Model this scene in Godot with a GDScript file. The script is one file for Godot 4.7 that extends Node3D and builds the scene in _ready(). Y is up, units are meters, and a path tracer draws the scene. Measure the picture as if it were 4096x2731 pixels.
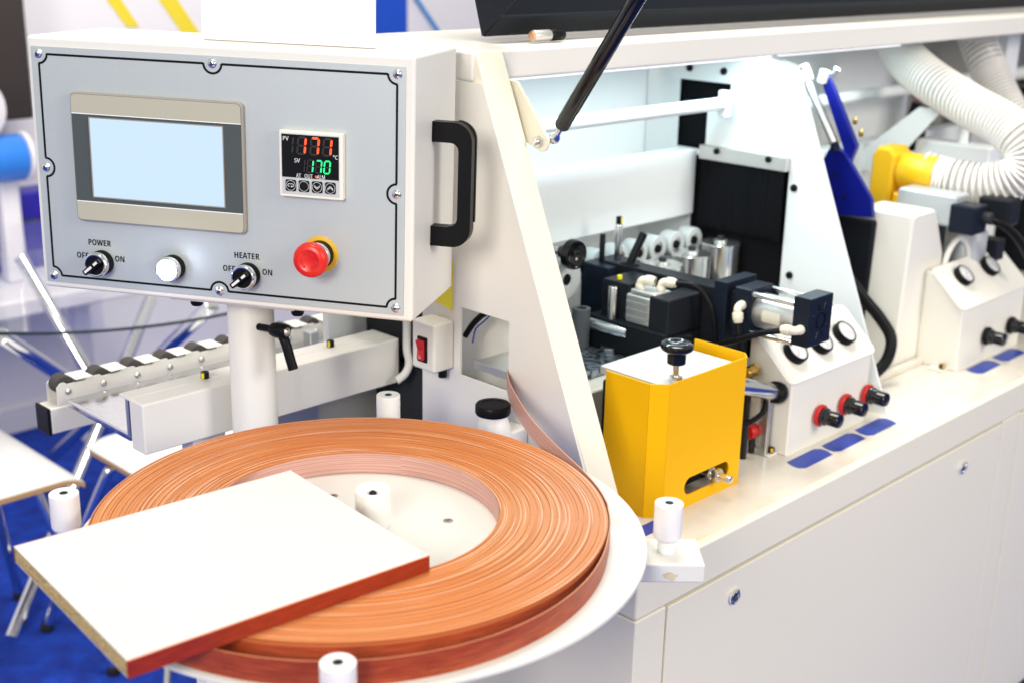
extends Node3D
# An edge banding machine on a trade fair stand: control box, tape turntable, sample board and the open machine behind.
# World axes: x runs along the machine (feed direction), z points to its operator side, y is up; metres.

var M := {}
var cache := {}
var rng := RandomNumberGenerator.new()

# ---------------------------------------------------------------- mesh collector
class MB:
	var v := PackedVector3Array()
	var n := PackedVector3Array()
	var u := PackedVector2Array()
	var c := PackedColorArray()
	var col := Color.WHITE
	func tri(a: Vector3, b: Vector3, d: Vector3, na: Vector3, nb: Vector3, nd: Vector3, ua := Vector2.ZERO, ub := Vector2.ZERO, ud := Vector2.ZERO) -> void:
		if (b - a).cross(d - a).dot(na + nb + nd) > 0.0:
			v.append_array([a, d, b]); n.append_array([na, nd, nb]); u.append_array([ua, ud, ub])
		else:
			v.append_array([a, b, d]); n.append_array([na, nb, nd]); u.append_array([ua, ub, ud])
		c.append_array([col, col, col])
	func quad(a: Vector3, b: Vector3, d: Vector3, e: Vector3, nn: Vector3, uv := Rect2(0, 0, 1, 1)) -> void:
		var p := uv.position
		var q := uv.end
		tri(a, b, d, nn, nn, nn, p, Vector2(q.x, p.y), q)
		tri(a, d, e, nn, nn, nn, p, q, Vector2(p.x, q.y))
	func quadn(a: Vector3, b: Vector3, d: Vector3, e: Vector3, na: Vector3, nb: Vector3, nd: Vector3, ne: Vector3) -> void:
		tri(a, b, d, na, nb, nd); tri(a, d, e, na, nd, ne)
	func add(m: MB, xf: Transform3D) -> void:
		for i in m.v.size():
			v.append(xf * m.v[i]); n.append((xf.basis * m.n[i]).normalized()); u.append(m.u[i]); c.append(m.c[i])
	func mesh() -> ArrayMesh:
		var a := []
		a.resize(Mesh.ARRAY_MAX)
		a[Mesh.ARRAY_VERTEX] = v; a[Mesh.ARRAY_NORMAL] = n; a[Mesh.ARRAY_TEX_UV] = u; a[Mesh.ARRAY_COLOR] = c
		var m := ArrayMesh.new()
		m.add_surface_from_arrays(Mesh.PRIMITIVE_TRIANGLES, a)
		return m

# a box with rounded edges, centred
func rbox(s: Vector3, r := 0.002, seg := 2) -> MB:
	var mb := MB.new()
	r = minf(r, minf(s.x, minf(s.y, s.z)) * 0.49)
	var inner := s * 0.5 - Vector3(r, r, r)
	var ts := PackedFloat32Array()
	for i in seg + 1: ts.append(-1.0 + float(i) / seg * 0.5)    # marks -1 .. -0.5 the low rounding
	for i in seg + 1: ts.append(0.5 + float(i) / seg * 0.5)
	for axis in 3:
		for sg in [-1.0, 1.0]:
			var pts := []
			for i in ts.size():
				var row := []
				for j in ts.size():
					row.append(_rpt(axis, sg, ts[i], ts[j], inner, r))
				pts.append(row)
			for i in ts.size() - 1:
				for j in ts.size() - 1:
					var A: Array = pts[i][j]; var B: Array = pts[i + 1][j]; var C: Array = pts[i + 1][j + 1]; var D: Array = pts[i][j + 1]
					mb.quadn(A[0], B[0], C[0], D[0], A[1], B[1], C[1], D[1])
	return mb

func _rpt(axis: int, sg: float, a: float, b: float, inner: Vector3, r: float) -> Array:
	# direction on the rounding: a,b in [-1,-.5] or [.5,1]
	var da := 0.0 if absf(a) <= 0.5 else (absf(a) - 0.5) * 2.0 * signf(a)
	var db := 0.0 if absf(b) <= 0.5 else (absf(b) - 0.5) * 2.0 * signf(b)
	var d := Vector3.ZERO
	var p := Vector3.ZERO
	var i1 := (axis + 1) % 3
	var i2 := (axis + 2) % 3
	d[axis] = sg; d[i1] = tan(da * PI / 4); d[i2] = tan(db * PI / 4)
	d = d.normalized()
	p[axis] = sg * inner[axis]; p[i1] = signf(a) * inner[i1]; p[i2] = signf(b) * inner[i2]
	return [p + d * r, d]

# profile of (radius, height) points turned round the y axis; corners sharper than 40 degrees stay sharp
func lathe(prof: Array, segs := 32, sharp := 40.0) -> MB:
	var mb := MB.new()
	var ns := []
	for i in prof.size() - 1:
		var d: Vector2 = prof[i + 1] - prof[i]
		ns.append(Vector2(d.y, -d.x).normalized() if d.length() > 1e-9 else Vector2(1, 0))
	for i in prof.size() - 1:
		var n0: Vector2 = ns[i]
		var n1: Vector2 = ns[i]
		if i > 0 and ns[i - 1].dot(ns[i]) > cos(deg_to_rad(sharp)): n0 = (ns[i - 1] + ns[i]).normalized()
		if i < ns.size() - 1 and ns[i + 1].dot(ns[i]) > cos(deg_to_rad(sharp)): n1 = (ns[i + 1] + ns[i]).normalized()
		var p0: Vector2 = prof[i]
		var p1: Vector2 = prof[i + 1]
		for k in segs:
			var a := TAU * k / segs
			var b := TAU * (k + 1) / segs
			var ca := Vector3(cos(a), 0, sin(a)); var cb := Vector3(cos(b), 0, sin(b))
			var A := ca * p0.x + Vector3.UP * p0.y; var B := cb * p0.x + Vector3.UP * p0.y
			var C := cb * p1.x + Vector3.UP * p1.y; var D := ca * p1.x + Vector3.UP * p1.y
			var nA := ca * n0.x + Vector3.UP * n0.y; var nB := cb * n0.x + Vector3.UP * n0.y
			var nC := cb * n1.x + Vector3.UP * n1.y; var nD := ca * n1.x + Vector3.UP * n1.y
			if p0.x > 1e-7: mb.tri(A, B, C, nA, nB, nC)
			if p1.x > 1e-7: mb.tri(A, C, D, nA, nC, nD)
	return mb

# a cylinder along y from 0 to h with rounded rims
func cyl(r: float, h: float, e := 0.001, segs := 28) -> MB:
	e = minf(e, minf(r, h * 0.5) * 0.9)
	return lathe([Vector2(0, 0), Vector2(r - e, 0), Vector2(r - e * 0.3, e * 0.3), Vector2(r, e), Vector2(r, h - e), Vector2(r - e * 0.3, h - e * 0.3), Vector2(r - e, h), Vector2(0, h)], segs)

# a round bar swept along points; rad may be a number or a list
func tube(pts: Array, rad, sides := 14, caps := true) -> MB:
	var mb := MB.new()
	var fr := []
	var t0: Vector3 = (pts[1] - pts[0]).normalized()
	var up := Vector3.UP if absf(t0.y) < 0.9 else Vector3.RIGHT
	var s: Vector3 = t0.cross(up).normalized()
	for i in pts.size():
		var t: Vector3 = (pts[mini(i + 1, pts.size() - 1)] - pts[maxi(i - 1, 0)]).normalized()
		s = (s - t * s.dot(t)).normalized()
		fr.append([pts[i], s, t.cross(s).normalized(), t])
	for i in pts.size() - 1:
		var r0: float = rad[i] if rad is Array else rad
		var r1: float = rad[i + 1] if rad is Array else rad
		for k in sides:
			var a := TAU * k / sides
			var b := TAU * (k + 1) / sides
			var na: Vector3 = fr[i][1] * cos(a) + fr[i][2] * sin(a)
			var nb: Vector3 = fr[i][1] * cos(b) + fr[i][2] * sin(b)
			var nc: Vector3 = fr[i + 1][1] * cos(b) + fr[i + 1][2] * sin(b)
			var nd: Vector3 = fr[i + 1][1] * cos(a) + fr[i + 1][2] * sin(a)
			var sl: Vector3 = fr[i][3] * ((r0 - r1) / maxf((fr[i + 1][0] - fr[i][0]).length(), 1e-6))
			mb.quadn(fr[i][0] + na * r0, fr[i][0] + nb * r0, fr[i + 1][0] + nc * r1, fr[i + 1][0] + nd * r1, (na + sl).normalized(), (nb + sl).normalized(), (nc + sl).normalized(), (nd + sl).normalized())
	if caps:
		for e in [0, pts.size() - 1]:
			var nn: Vector3 = -fr[0][3] if e == 0 else fr[e][3]
			var rr: float = rad[e] if rad is Array else rad
			for k in sides:
				var a := TAU * k / sides
				var b := TAU * (k + 1) / sides
				mb.tri(fr[e][0], fr[e][0] + (fr[e][1] * cos(a) + fr[e][2] * sin(a)) * rr, fr[e][0] + (fr[e][1] * cos(b) + fr[e][2] * sin(b)) * rr, nn, nn, nn)
	return mb

# smooth curve through points
func curve(pts: Array, step := 0.008) -> Array:
	var c := Curve3D.new()
	c.bake_interval = step
	for i in pts.size():
		var t: Vector3 = (pts[mini(i + 1, pts.size() - 1)] - pts[maxi(i - 1, 0)]) / 6.0
		c.add_point(pts[i], -t, t)
	return Array(c.get_baked_points())

# plate: outline in xy, thickness from z=-t/2 to t/2, with a small chamfer; holes are given as loops and the caps as separate pieces
func plate(loop: Array, t: float, ch := 0.0) -> MB:
	var mb := MB.new()
	var poly := PackedVector2Array(loop)
	if Geometry2D.is_polygon_clockwise(poly): poly.reverse()
	var inner := poly
	if ch > 0.0:
		var got := Geometry2D.offset_polygon(poly, -ch, Geometry2D.JOIN_MITER)
		if got.size() == 1 and got[0].size() == poly.size():
			# match the start corner
			var best := 0
			for i in got[0].size():
				if got[0][i].distance_to(poly[0]) < got[0][best].distance_to(poly[0]): best = i
			inner = PackedVector2Array()
			for i in got[0].size(): inner.append(got[0][(best + i) % got[0].size()])
		else:
			ch = 0.0
	var idx := Geometry2D.triangulate_polygon(inner)
	for sg in [-1.0, 1.0]:
		var nn := Vector3(0, 0, sg)
		for i in range(0, idx.size(), 3):
			var q := [inner[idx[i]], inner[idx[i + 1]], inner[idx[i + 2]]]
			mb.tri(Vector3(q[0].x, q[0].y, sg * t / 2), Vector3(q[1].x, q[1].y, sg * t / 2), Vector3(q[2].x, q[2].y, sg * t / 2), nn, nn, nn)
	for i in poly.size():
		var a := poly[i]; var b := poly[(i + 1) % poly.size()]
		var e := (b - a).normalized()
		var o := Vector3(e.y, -e.x, 0)
		var h := t / 2 - ch
		mb.quad(Vector3(a.x, a.y, -h), Vector3(b.x, b.y, -h), Vector3(b.x, b.y, h), Vector3(a.x, a.y, h), o)
		if ch > 0.0:
			var ia := inner[i]; var ib := inner[(i + 1) % poly.size()]
			for sg in [-1.0, 1.0]:
				mb.quad(Vector3(a.x, a.y, sg * h), Vector3(b.x, b.y, sg * h), Vector3(ib.x, ib.y, sg * t / 2), Vector3(ia.x, ia.y, sg * t / 2), (o + Vector3(0, 0, sg)).normalized())
	return mb

# plate with holes: pieces cover the face, loops are all the borders
func holed(pieces: Array, loops: Array, t: float) -> MB:
	var mb := MB.new()
	for pc in pieces:
		var poly := PackedVector2Array(pc)
		var idx := Geometry2D.triangulate_polygon(poly)
		for sg in [-1.0, 1.0]:
			for i in range(0, idx.size(), 3):
				var q := [poly[idx[i]], poly[idx[i + 1]], poly[idx[i + 2]]]
				mb.tri(Vector3(q[0].x, q[0].y, sg * t / 2), Vector3(q[1].x, q[1].y, sg * t / 2), Vector3(q[2].x, q[2].y, sg * t / 2), Vector3(0, 0, sg), Vector3(0, 0, sg), Vector3(0, 0, sg))
	for li in loops.size():
		var poly := PackedVector2Array(loops[li])
		if Geometry2D.is_polygon_clockwise(poly) != (li > 0): poly.reverse()
		for i in poly.size():
			var a := poly[i]; var b := poly[(i + 1) % poly.size()]
			var e := (b - a).normalized()
			mb.quad(Vector3(a.x, a.y, -t / 2), Vector3(b.x, b.y, -t / 2), Vector3(b.x, b.y, t / 2), Vector3(a.x, a.y, t / 2), Vector3(e.y, -e.x, 0))
	return mb

func rounded(w: float, h: float, r: float, seg := 5) -> Array:
	var out := []
	for q in 4:
		var c := Vector2((w / 2 - r) * [1, -1, -1, 1][q], (h / 2 - r) * [1, 1, -1, -1][q])
		for i in seg + 1:
			var a := PI / 2 * (q + float(i) / seg)
			out.append(c + Vector2(cos(a), sin(a)) * r)
	return out

func circle(r: float, c := Vector2.ZERO, seg := 24, a0 := 0.0, a1 := TAU) -> Array:
	var out := []
	var full := absf(a1 - a0 - TAU) < 1e-6
	for i in seg if full else seg + 1:
		var a := a0 + (a1 - a0) * i / seg
		out.append(c + Vector2(cos(a), sin(a)) * r)
	return out

# ---------------------------------------------------------------- placing
func T(p: Vector3, b := Basis.IDENTITY) -> Transform3D:
	return Transform3D(b, p)

func along(a: Vector3, b: Vector3) -> Transform3D:   # y axis from a to b
	var y := (b - a).normalized()
	var x := y.cross(Vector3.UP if absf(y.y) < 0.95 else Vector3.RIGHT).normalized()
	return Transform3D(Basis(x, y, x.cross(y)), a)

const YZ := Basis(Vector3(0, 0, 1), Vector3(0, 1, 0), Vector3(-1, 0, 0))     # plate xy -> world z,y ; thickness along x
const XZ := Basis(Vector3(1, 0, 0), Vector3(0, 0, 1), Vector3(0, -1, 0))     # plate xy -> world x,z ; thickness along y
const ALONGX := Basis(Vector3(0, -1, 0), Vector3(1, 0, 0), Vector3(0, 0, 1))  # lathe axis along x
const ALONGZ := Basis(Vector3(1, 0, 0), Vector3(0, 0, 1), Vector3(0, -1, 0))  # lathe axis along z

func numbered(called: String) -> String:
	var k := 0
	var s := called
	while has_node(NodePath(s)):
		k += 1
		s = "%s_%03d" % [called, k]
	return s

func thing(called: String, label: String, category: String, xf := Transform3D(), group := "") -> Node3D:
	var o := Node3D.new()
	o.name = numbered(called)
	add_child(o)
	o.transform = xf
	o.set_meta("label", label); o.set_meta("category", category)
	if group: o.set_meta("group", group)
	return o

func part(parent: Node, called: String, m, mat: Material, xf := Transform3D()) -> MeshInstance3D:
	var o := MeshInstance3D.new()
	o.mesh = m.mesh() if m is MB else m
	o.material_override = mat
	o.name = called
	parent.add_child(o, true)
	o.transform = xf
	return o

func struct(called: String, m, mat: Material, xf := Transform3D()) -> MeshInstance3D:
	var o := part(self, called, m, mat, xf)
	o.set_meta("kind", "structure")
	return o

func box(parent: Node, called: String, lo: Vector3, hi: Vector3, mat: Material, r := 0.002) -> MeshInstance3D:
	return part(parent, called, rbox((hi - lo).abs(), r), mat, T((lo + hi) / 2))

# ---------------------------------------------------------------- materials
func tex_noise(freq: float, octaves: int, seed_: int, size := 512, type := FastNoiseLite.TYPE_SIMPLEX_SMOOTH) -> Image:
	var n := FastNoiseLite.new()
	n.seed = seed_; n.noise_type = type; n.frequency = freq
	n.fractal_octaves = octaves
	return n.get_seamless_image(size, size)

func normal_of(im: Image, k: float) -> ImageTexture:
	var d: Image = im.duplicate()
	d.convert(Image.FORMAT_RGBA8)
	d.bump_map_to_normal_map(k)
	return ImageTexture.create_from_image(d)

func ramp(im: Image, cols: Array, lo := 0.0, hi := 1.0) -> ImageTexture:
	var w := im.get_width(); var h := im.get_height()
	var out := Image.create(w, h, false, Image.FORMAT_RGB8)
	for y in h:
		for x in w:
			var t := clampf((im.get_pixel(x, y).r - lo) / (hi - lo), 0, 0.9999) * (cols.size() - 1)
			out.set_pixel(x, y, cols[int(t)].lerp(cols[int(t) + 1], t - int(t)))
	return ImageTexture.create_from_image(out)

func mat(called: String, col: Color, rough := 0.5, metal := 0.0) -> StandardMaterial3D:
	var m := StandardMaterial3D.new()
	m.resource_name = called
	m.albedo_color = col.linear_to_srgb()
	m.roughness = rough; m.metallic = metal
	M[called] = m
	return m

func tri(m: StandardMaterial3D, scale: float, world := false) -> void:
	m.uv1_triplanar = true
	m.uv1_world_triplanar = world
	m.uv1_scale = Vector3(scale, scale, scale)

func bumped(m: StandardMaterial3D, t: Texture2D, k: float, scale: float) -> void:
	m.normal_enabled = true
	m.normal_texture = t
	m.normal_scale = k
	tri(m, scale)

func materials() -> void:
	var peel := tex_noise(0.045, 2, 3)
	var peel_n := normal_of(peel, 3.0)
	var speck := tex_noise(0.35, 2, 8)
	# painted sheet steel: light cream with fine orange peel
	var m := mat("cream_paint", Color(0.82, 0.775, 0.625), 0.36); bumped(m, peel_n, 0.35, 22.0)
	m = mat("cream_smooth", Color(0.78, 0.76, 0.69), 0.42); bumped(m, peel_n, 0.12, 18.0)
	m = mat("inner_white", Color(0.80, 0.83, 0.83), 0.42); bumped(m, peel_n, 0.12, 18.0)
	m = mat("texture_paint", Color(0.77, 0.76, 0.70), 0.34); bumped(m, normal_of(tex_noise(0.09, 3, 12), 5.0), 0.6, 16.0)
	m = mat("cream_dirty", Color(0.70, 0.67, 0.60), 0.24)
	m.albedo_texture = ramp(tex_noise(0.012, 4, 41), [Color(0.985, 0.965, 0.93), Color(1, 1, 1), Color(1, 0.995, 0.985)], 0.2, 0.7); tri(m, 1.6)
	# printed aluminium face plate: fine sparkle
	m = mat("face_plate", Color(0.565, 0.605, 0.61), 0.40, 0.35)
	m.albedo_texture = ramp(speck, [Color(0.86, 0.88, 0.90), Color(0.97, 0.98, 0.98), Color(1, 1, 1)], 0.25, 0.75)
	bumped(m, normal_of(speck, 2.0), 0.25, 12.0)
	mat("screen_band", Color(0.44, 0.43, 0.34), 0.45)
	mat("screen_dark", Color(0.075, 0.09, 0.092), 0.35)
	mat("screen_side", Color(0.30, 0.28, 0.25), 0.4)
	mat("screen_line", Color(0.85, 0.86, 0.86), 0.4)
	m = mat("screen_glow", Color(0.03, 0.035, 0.04), 0.15)
	m.emission_enabled = true; m.emission = Color(0.82, 0.92, 1.0); m.emission_energy_multiplier = 0.95
	mat("ivory_plastic", Color(0.80, 0.77, 0.68), 0.4)
	m = mat("lcd_glass", Color(0.008, 0.009, 0.012), 0.12)
	mat("print_black", Color(0.008, 0.008, 0.009), 0.5)
	mat("print_white", Color(0.75, 0.77, 0.78), 0.5)
	mat("key_grey", Color(0.52, 0.55, 0.57), 0.42)
	m = mat("led_red", Color(0.6, 0.05, 0.01), 0.4)
	m.emission_enabled = true; m.emission = Color(1.0, 0.34, 0.10); m.emission_energy_multiplier = 1.1
	m = mat("led_green", Color(0.02, 0.5, 0.2), 0.4)
	m.emission_enabled = true; m.emission = Color(0.05, 0.95, 0.50); m.emission_energy_multiplier = 0.95
	mat("led_off", Color(0.020, 0.011, 0.009), 0.4)
	m = mat("lamp_white", Color(0.85, 0.87, 0.95), 0.15)
	m.emission_enabled = true; m.emission = Color(0.86, 0.90, 1.0); m.emission_energy_multiplier = 1.1
	m = mat("red_plastic", Color(0.66, 0.014, 0.008), 0.33)
	m = mat("red_dark", Color(0.55, 0.01, 0.012), 0.35)
	mat("signal_yellow", Color(0.72, 0.42, 0.008), 0.42)
	m = mat("guard_yellow", Color(0.86, 0.45, 0.0), 0.42); bumped(m, peel_n, 0.12, 20.0); m.metallic_specular = 0.3
	mat("sticker_yellow", Color(0.92, 0.80, 0.02), 0.45)
	mat("chrome", Color(0.82, 0.82, 0.82), 0.12, 1.0)
	mat("satin_chrome", Color(0.72, 0.73, 0.74), 0.2, 1.0)
	mat("bright_steel", Color(0.80, 0.80, 0.79), 0.17, 0.93)
	mat("zinc", Color(0.68, 0.68, 0.66), 0.28, 1.0)
	mat("steel", Color(0.55, 0.56, 0.57), 0.32, 1.0)
	m = mat("aluminium", Color(0.62, 0.62, 0.60), 0.42, 0.85)
	m = mat("table_steel", Color(0.60, 0.61, 0.63), 0.20, 1.0)
	m.roughness_texture = ramp(tex_noise(0.02, 4, 77), [Color(0.6, 0.6, 0.6), Color(1, 1, 1)], 0.3, 0.7); tri(m, 6.0)
	m = mat("dirty_steel", Color(0.50, 0.54, 0.60), 0.28, 0.85)
	m.albedo_texture = ramp(tex_noise(0.03, 4, 21), [Color(0.35, 0.36, 0.4), Color(0.9, 0.92, 0.95), Color(1, 1, 1)], 0.3, 0.75); tri(m, 5.0)
	mat("black_plastic", Color(0.008, 0.008, 0.009), 0.34)
	mat("black_gloss", Color(0.006, 0.006, 0.007), 0.12)
	mat("black_metal", Color(0.012, 0.014, 0.018), 0.36, 0.0)
	mat("anodised", Color(0.013, 0.018, 0.03), 0.30, 0.2)
	m = mat("hood_paint", Color(0.012, 0.015, 0.021), 0.42); bumped(m, peel_n, 0.25, 22.0)
	mat("rubber", Color(0.028, 0.026, 0.025), 0.6)
	mat("grey_rubber", Color(0.075, 0.07, 0.067), 0.65)
	mat("dark_iron", Color(0.03, 0.032, 0.035), 0.45)
	mat("bristle", Color(0.005, 0.0055, 0.007), 0.8)
	m = mat("nylon", Color(0.84, 0.83, 0.80), 0.34)
	m.subsurf_scatter_enabled = true; m.subsurf_scatter_strength = 0.25
	mat("disc_white", Color(0.72, 0.71, 0.655), 0.30)
	m = mat("laminate", Color(0.61, 0.61, 0.59), 0.45)
	mat("fitting", Color(0.70, 0.66, 0.53), 0.36)
	mat("brass", Color(0.75, 0.48, 0.12), 0.25, 1.0)
	mat("copper_end", Color(0.75, 0.42, 0.24), 0.4, 0.6)
	mat("grey_plastic", Color(0.10, 0.105, 0.115), 0.5)
	mat("blue_paint", Color(0.002, 0.006, 0.19), 0.36)
	mat("blue_label", Color(0.012, 0.045, 0.35), 0.4)
	mat("sky_blue", Color(0.03, 0.22, 0.75), 0.4)
	mat("yellow_elbow", Color(0.86, 0.48, 0.005), 0.4)
	mat("grey_motor", Color(0.50, 0.53, 0.55), 0.4, 0.3)
	mat("bed_grey", Color(0.36, 0.36, 0.33), 0.45)
	mat("cable_white", Color(0.75, 0.73, 0.68), 0.45)
	mat("bottle_white", Color(0.80, 0.79, 0.74), 0.35)
	mat("wheel_white", Color(0.52, 0.54, 0.53), 0.5)
	mat("rust_mark", Color(0.64, 0.55, 0.37), 0.5)
	for k in ["black_plastic", "black_metal", "rubber", "grey_rubber", "bristle", "dark_iron", "anodised", "hood_paint", "print_black", "lcd_glass", "grey_plastic", "screen_dark"]:
		M[k].metallic_specular = 0.22
	# edging tape: wood print on the outer face, pale primer on the inner one
	m = mat("tape_edges", Color(1, 1, 1), 0.42); m.vertex_color_use_as_albedo = true
	var grain := Image.create(512, 64, false, Image.FORMAT_RGB8)
	var gn := FastNoiseLite.new(); gn.seed = 5; gn.frequency = 0.02; gn.fractal_octaves = 4
	var gp := Image.create(512, 64, false, Image.FORMAT_RGB8)
	for y in 64:
		for x in 512:
			var k := clampf(0.5 + 0.9 * gn.get_noise_2d(x * 0.35, y * 9.0) + 0.35 * gn.get_noise_2d(x * 2.0 + 900, y * 24.0), 0, 1)
			grain.set_pixel(x, y, Color(0.78, 0.64, 0.58).lerp(Color(1.0, 1.0, 1.0), k))
			gp.set_pixel(x, y, Color(0.80, 0.72, 0.70).lerp(Color(1, 1, 1), clampf(0.55 + 1.1 * gn.get_noise_2d(x * 0.05 + 77, y * 30.0), 0, 1)))
	m = mat("tape_face", Color(0.42, 0.075, 0.018), 0.4); m.albedo_texture = ImageTexture.create_from_image(grain)
	m = mat("tape_back", Color(0.70, 0.43, 0.36), 0.5); m.albedo_texture = ImageTexture.create_from_image(gp)
	m = mat("edging", Color(0.36, 0.034, 0.006), 0.36); m.albedo_texture = ImageTexture.create_from_image(grain)
	m = mat("edging_rim", Color(0.66, 0.22, 0.09), 0.4)
	m = mat("chipboard", Color(0.62, 0.52, 0.33), 0.8)
	m.albedo_texture = ramp(tex_noise(0.10, 3, 31, 256, FastNoiseLite.TYPE_CELLULAR), [Color(0.55, 0.42, 0.26), Color(0.90, 0.82, 0.66), Color(1, 1, 0.9), Color(0.78, 0.64, 0.42)], 0.1, 0.9); tri(m, 14.0)
	bumped(m, normal_of(tex_noise(0.12, 3, 32, 256), 8.0), 1.0, 14.0)
	# stand surroundings
	m = mat("carpet", Color(0.002, 0.065, 0.58), 0.95)
	m.albedo_texture = ramp(tex_noise(0.02, 5, 60), [Color(0.62, 0.72, 0.80), Color(1, 1, 1)], 0.2, 0.8)
	m.normal_enabled = true; m.normal_texture = normal_of(tex_noise(0.3, 2, 61), 6.0); tri(m, 1.3, true)
	mat("wall_white", Color(0.78, 0.76, 0.79), 0.6)
	mat("stripe_yellow", Color(0.80, 0.64, 0.03), 0.6)
	mat("panel_blue", Color(0.005, 0.075, 0.55), 0.5)
	mat("line_blue", Color(0.06, 0.30, 0.65), 0.5)
	mat("deep_blue", Color(0.02, 0.012, 0.34), 0.4)
	mat("black_panel", Color(0.03, 0.022, 0.02), 0.5)
	m = mat("glass_edge", Color(0.008, 0.025, 0.028), 0.1)
	m = mat("glass", Color(0.75, 0.85, 0.84), 0.02); m.transparency = BaseMaterial3D.TRANSPARENCY_ALPHA; m.albedo_color.a = 0.025; m.metallic_specular = 0.3
	mat("ply_edge", Color(0.55, 0.33, 0.12), 0.55)
	mat("seat_white", Color(0.80, 0.79, 0.76), 0.35)
	m = mat("hose_clear", Color(0.84, 0.81, 0.75), 0.2); m.transparency = BaseMaterial3D.TRANSPARENCY_ALPHA; m.albedo_color.a = 0.34
	mat("hose_coil", Color(0.84, 0.82, 0.77), 0.25)
	m = mat("sign_white", Color(0.82, 0.80, 0.78), 0.3)
	m = mat("lamp_panel", Color(0.8, 0.8, 0.8), 0.5)
	m.emission_enabled = true; m.emission = Color(1, 1, 1); m.emission_energy_multiplier = 1.0
	m = mat("gauge_glass", Color(0.9, 0.93, 0.95), 0.03); m.transparency = BaseMaterial3D.TRANSPARENCY_ALPHA; m.albedo_color.a = 0.12
	mat("gauge_face", Color(0.78, 0.79, 0.80), 0.5)
	mat("frame_grey", Color(0.25, 0.26, 0.27), 0.5)

# ---------------------------------------------------------------- scene
func _ready() -> void:
	rng.seed = 20
	# camera
	var cam := Camera3D.new()
	cam.name = "camera"
	add_child(cam)
	cam.transform = Transform3D(Basis(Vector3(0.70613, 0.01978, 0.7078), Vector3(0.20101, 0.95290, -0.2271), Vector3(-0.6790, 0.30262, 0.6689)).orthonormalized(), Vector3(-0.7239, 1.5, 0.9295))
	cam.fov = 29.83
	cam.near = 0.05
	cam.far = 40.0
	cam.current = true
	var at := CameraAttributesPhysical.new()
	at.frustum_focal_length = 45.05
	at.frustum_focus_distance = 1.47
	at.exposure_aperture = 4.5
	at.exposure_multiplier = 1.0
	at.frustum_near = 0.05
	at.frustum_far = 40.0
	cam.attributes = at
	# the hall round the stand
	var env := Environment.new()
	env.background_mode = Environment.BG_COLOR
	env.background_color = Color(0.97, 0.965, 0.95)
	env.background_energy_multiplier = 0.60
	env.tonemap_mode = Environment.TONE_MAPPER_LINEAR
	env.tonemap_exposure = 1.0
	env.sdfgi_enabled = true; env.ssao_enabled = true; env.ssil_enabled = true
	var we := WorldEnvironment.new()
	we.name = "world_environment"
	we.environment = env
	add_child(we)
	materials()
	fill_lamp(Vector3(1.3, 2.7, 4.0), Vector3(0.7, 0.9, -0.2), 10.8, "added fill lamp out of view, brightening the operator side of the machine")
	fill_lamp(Vector3(-3.4, 2.7, 1.7), Vector3(0.1, 1.0, -0.2), 12.5, "added fill lamp out of view, brightening the infeed side of the stand")
	fill_lamp(Vector3(0.7, 3.2, -0.5), Vector3(0.7, 0.5, -2.6), 8.0, "added fill lamp out of view, brightening the wall behind the glass table")
	surroundings()
	machine()
	hood()
	infeed()
	control_box()
	turntable()
	tape_coil()
	board()
	glue_unit()
	feed_unit()
	consoles()
	right_side()
	background()

func fill_lamp(p: Vector3, to: Vector3, energy: float, label: String) -> void:  # soft lamps added out of view to brighten upright faces and the wall
	var f := (p - to).normalized()
	var x := (Vector3.UP if absf(f.y) < 0.95 else Vector3.RIGHT).cross(f).normalized()
	var t := thing("fill_lamp", label, "lamp", Transform3D(Basis(x, f.cross(x), f), p), "added fill lamps out of view round the stand")
	part(t, "housing", rbox(Vector3(1.36, 1.36, 0.05), 0.004), M.frame_grey, T(Vector3(0, 0, 0.03)))
	part(t, "diffuser", rbox(Vector3(1.3, 1.3, 0.01), 0.002), M.lamp_panel)
	var l := AreaLight3D.new()
	l.name = "fill_light"
	l.area_size = Vector2(1.3, 1.3)
	l.area_normalize_energy = true
	l.light_energy = energy
	l.light_color = Color(1.0, 0.975, 0.94)
	l.shadow_enabled = true
	l.area_range = 12.0
	t.add_child(l)
	l.position = Vector3(0, 0, -0.03)

func surroundings() -> void:
	struct("floor", rbox(Vector3(14, 0.1, 14), 0.001, 1), M.carpet, T(Vector3(1, -0.05, -0.5)))
	var w := struct("wall", rbox(Vector3(9, 3.3, 0.06), 0.002, 1), M.wall_white, T(Vector3(2.2, 1.65, -2.79)))
	var o := Vector3(-2.2, -1.65, 0.032)
	var st := func(pts: Array, called: String, m: Material):
		var q := []
		for p in pts: q.append(p + Vector2(o.x, o.y))
		part(w, called, plate(q, 0.003), m, T(Vector3(0, 0, 0.0318)))
	st.call([Vector2(1.304, 1.206), Vector2(1.348, 1.204), Vector2(1.07, 1.62), Vector2(1.005, 1.62)], "yellow_stripe", M.stripe_yellow)
	st.call([Vector2(1.18, 1.62), Vector2(1.255, 1.62), Vector2(1.62, 1.09), Vector2(1.56, 1.09)], "yellow_stripe", M.stripe_yellow)
	st.call([Vector2(2.25, 0.3), Vector2(2.435, 0.3), Vector2(2.435, 2.6), Vector2(2.25, 2.6)], "blue_panel", M.panel_blue)
	box(w, "skirting", Vector3(-4.5, -1.649, 0.031), Vector3(4.5, -1.57, 0.045), M.wall_white, 0.003)
	var c := thing("cable", "thin light blue cable slanting down the white wall beside the blue panel", "cable")
	part(c, "cord", tube([Vector3(2.30, 1.46, -2.75), Vector3(2.478, 1.263, -2.75), Vector3(2.66, 1.06, -2.75)], 0.008, 8), M.line_blue)

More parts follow.
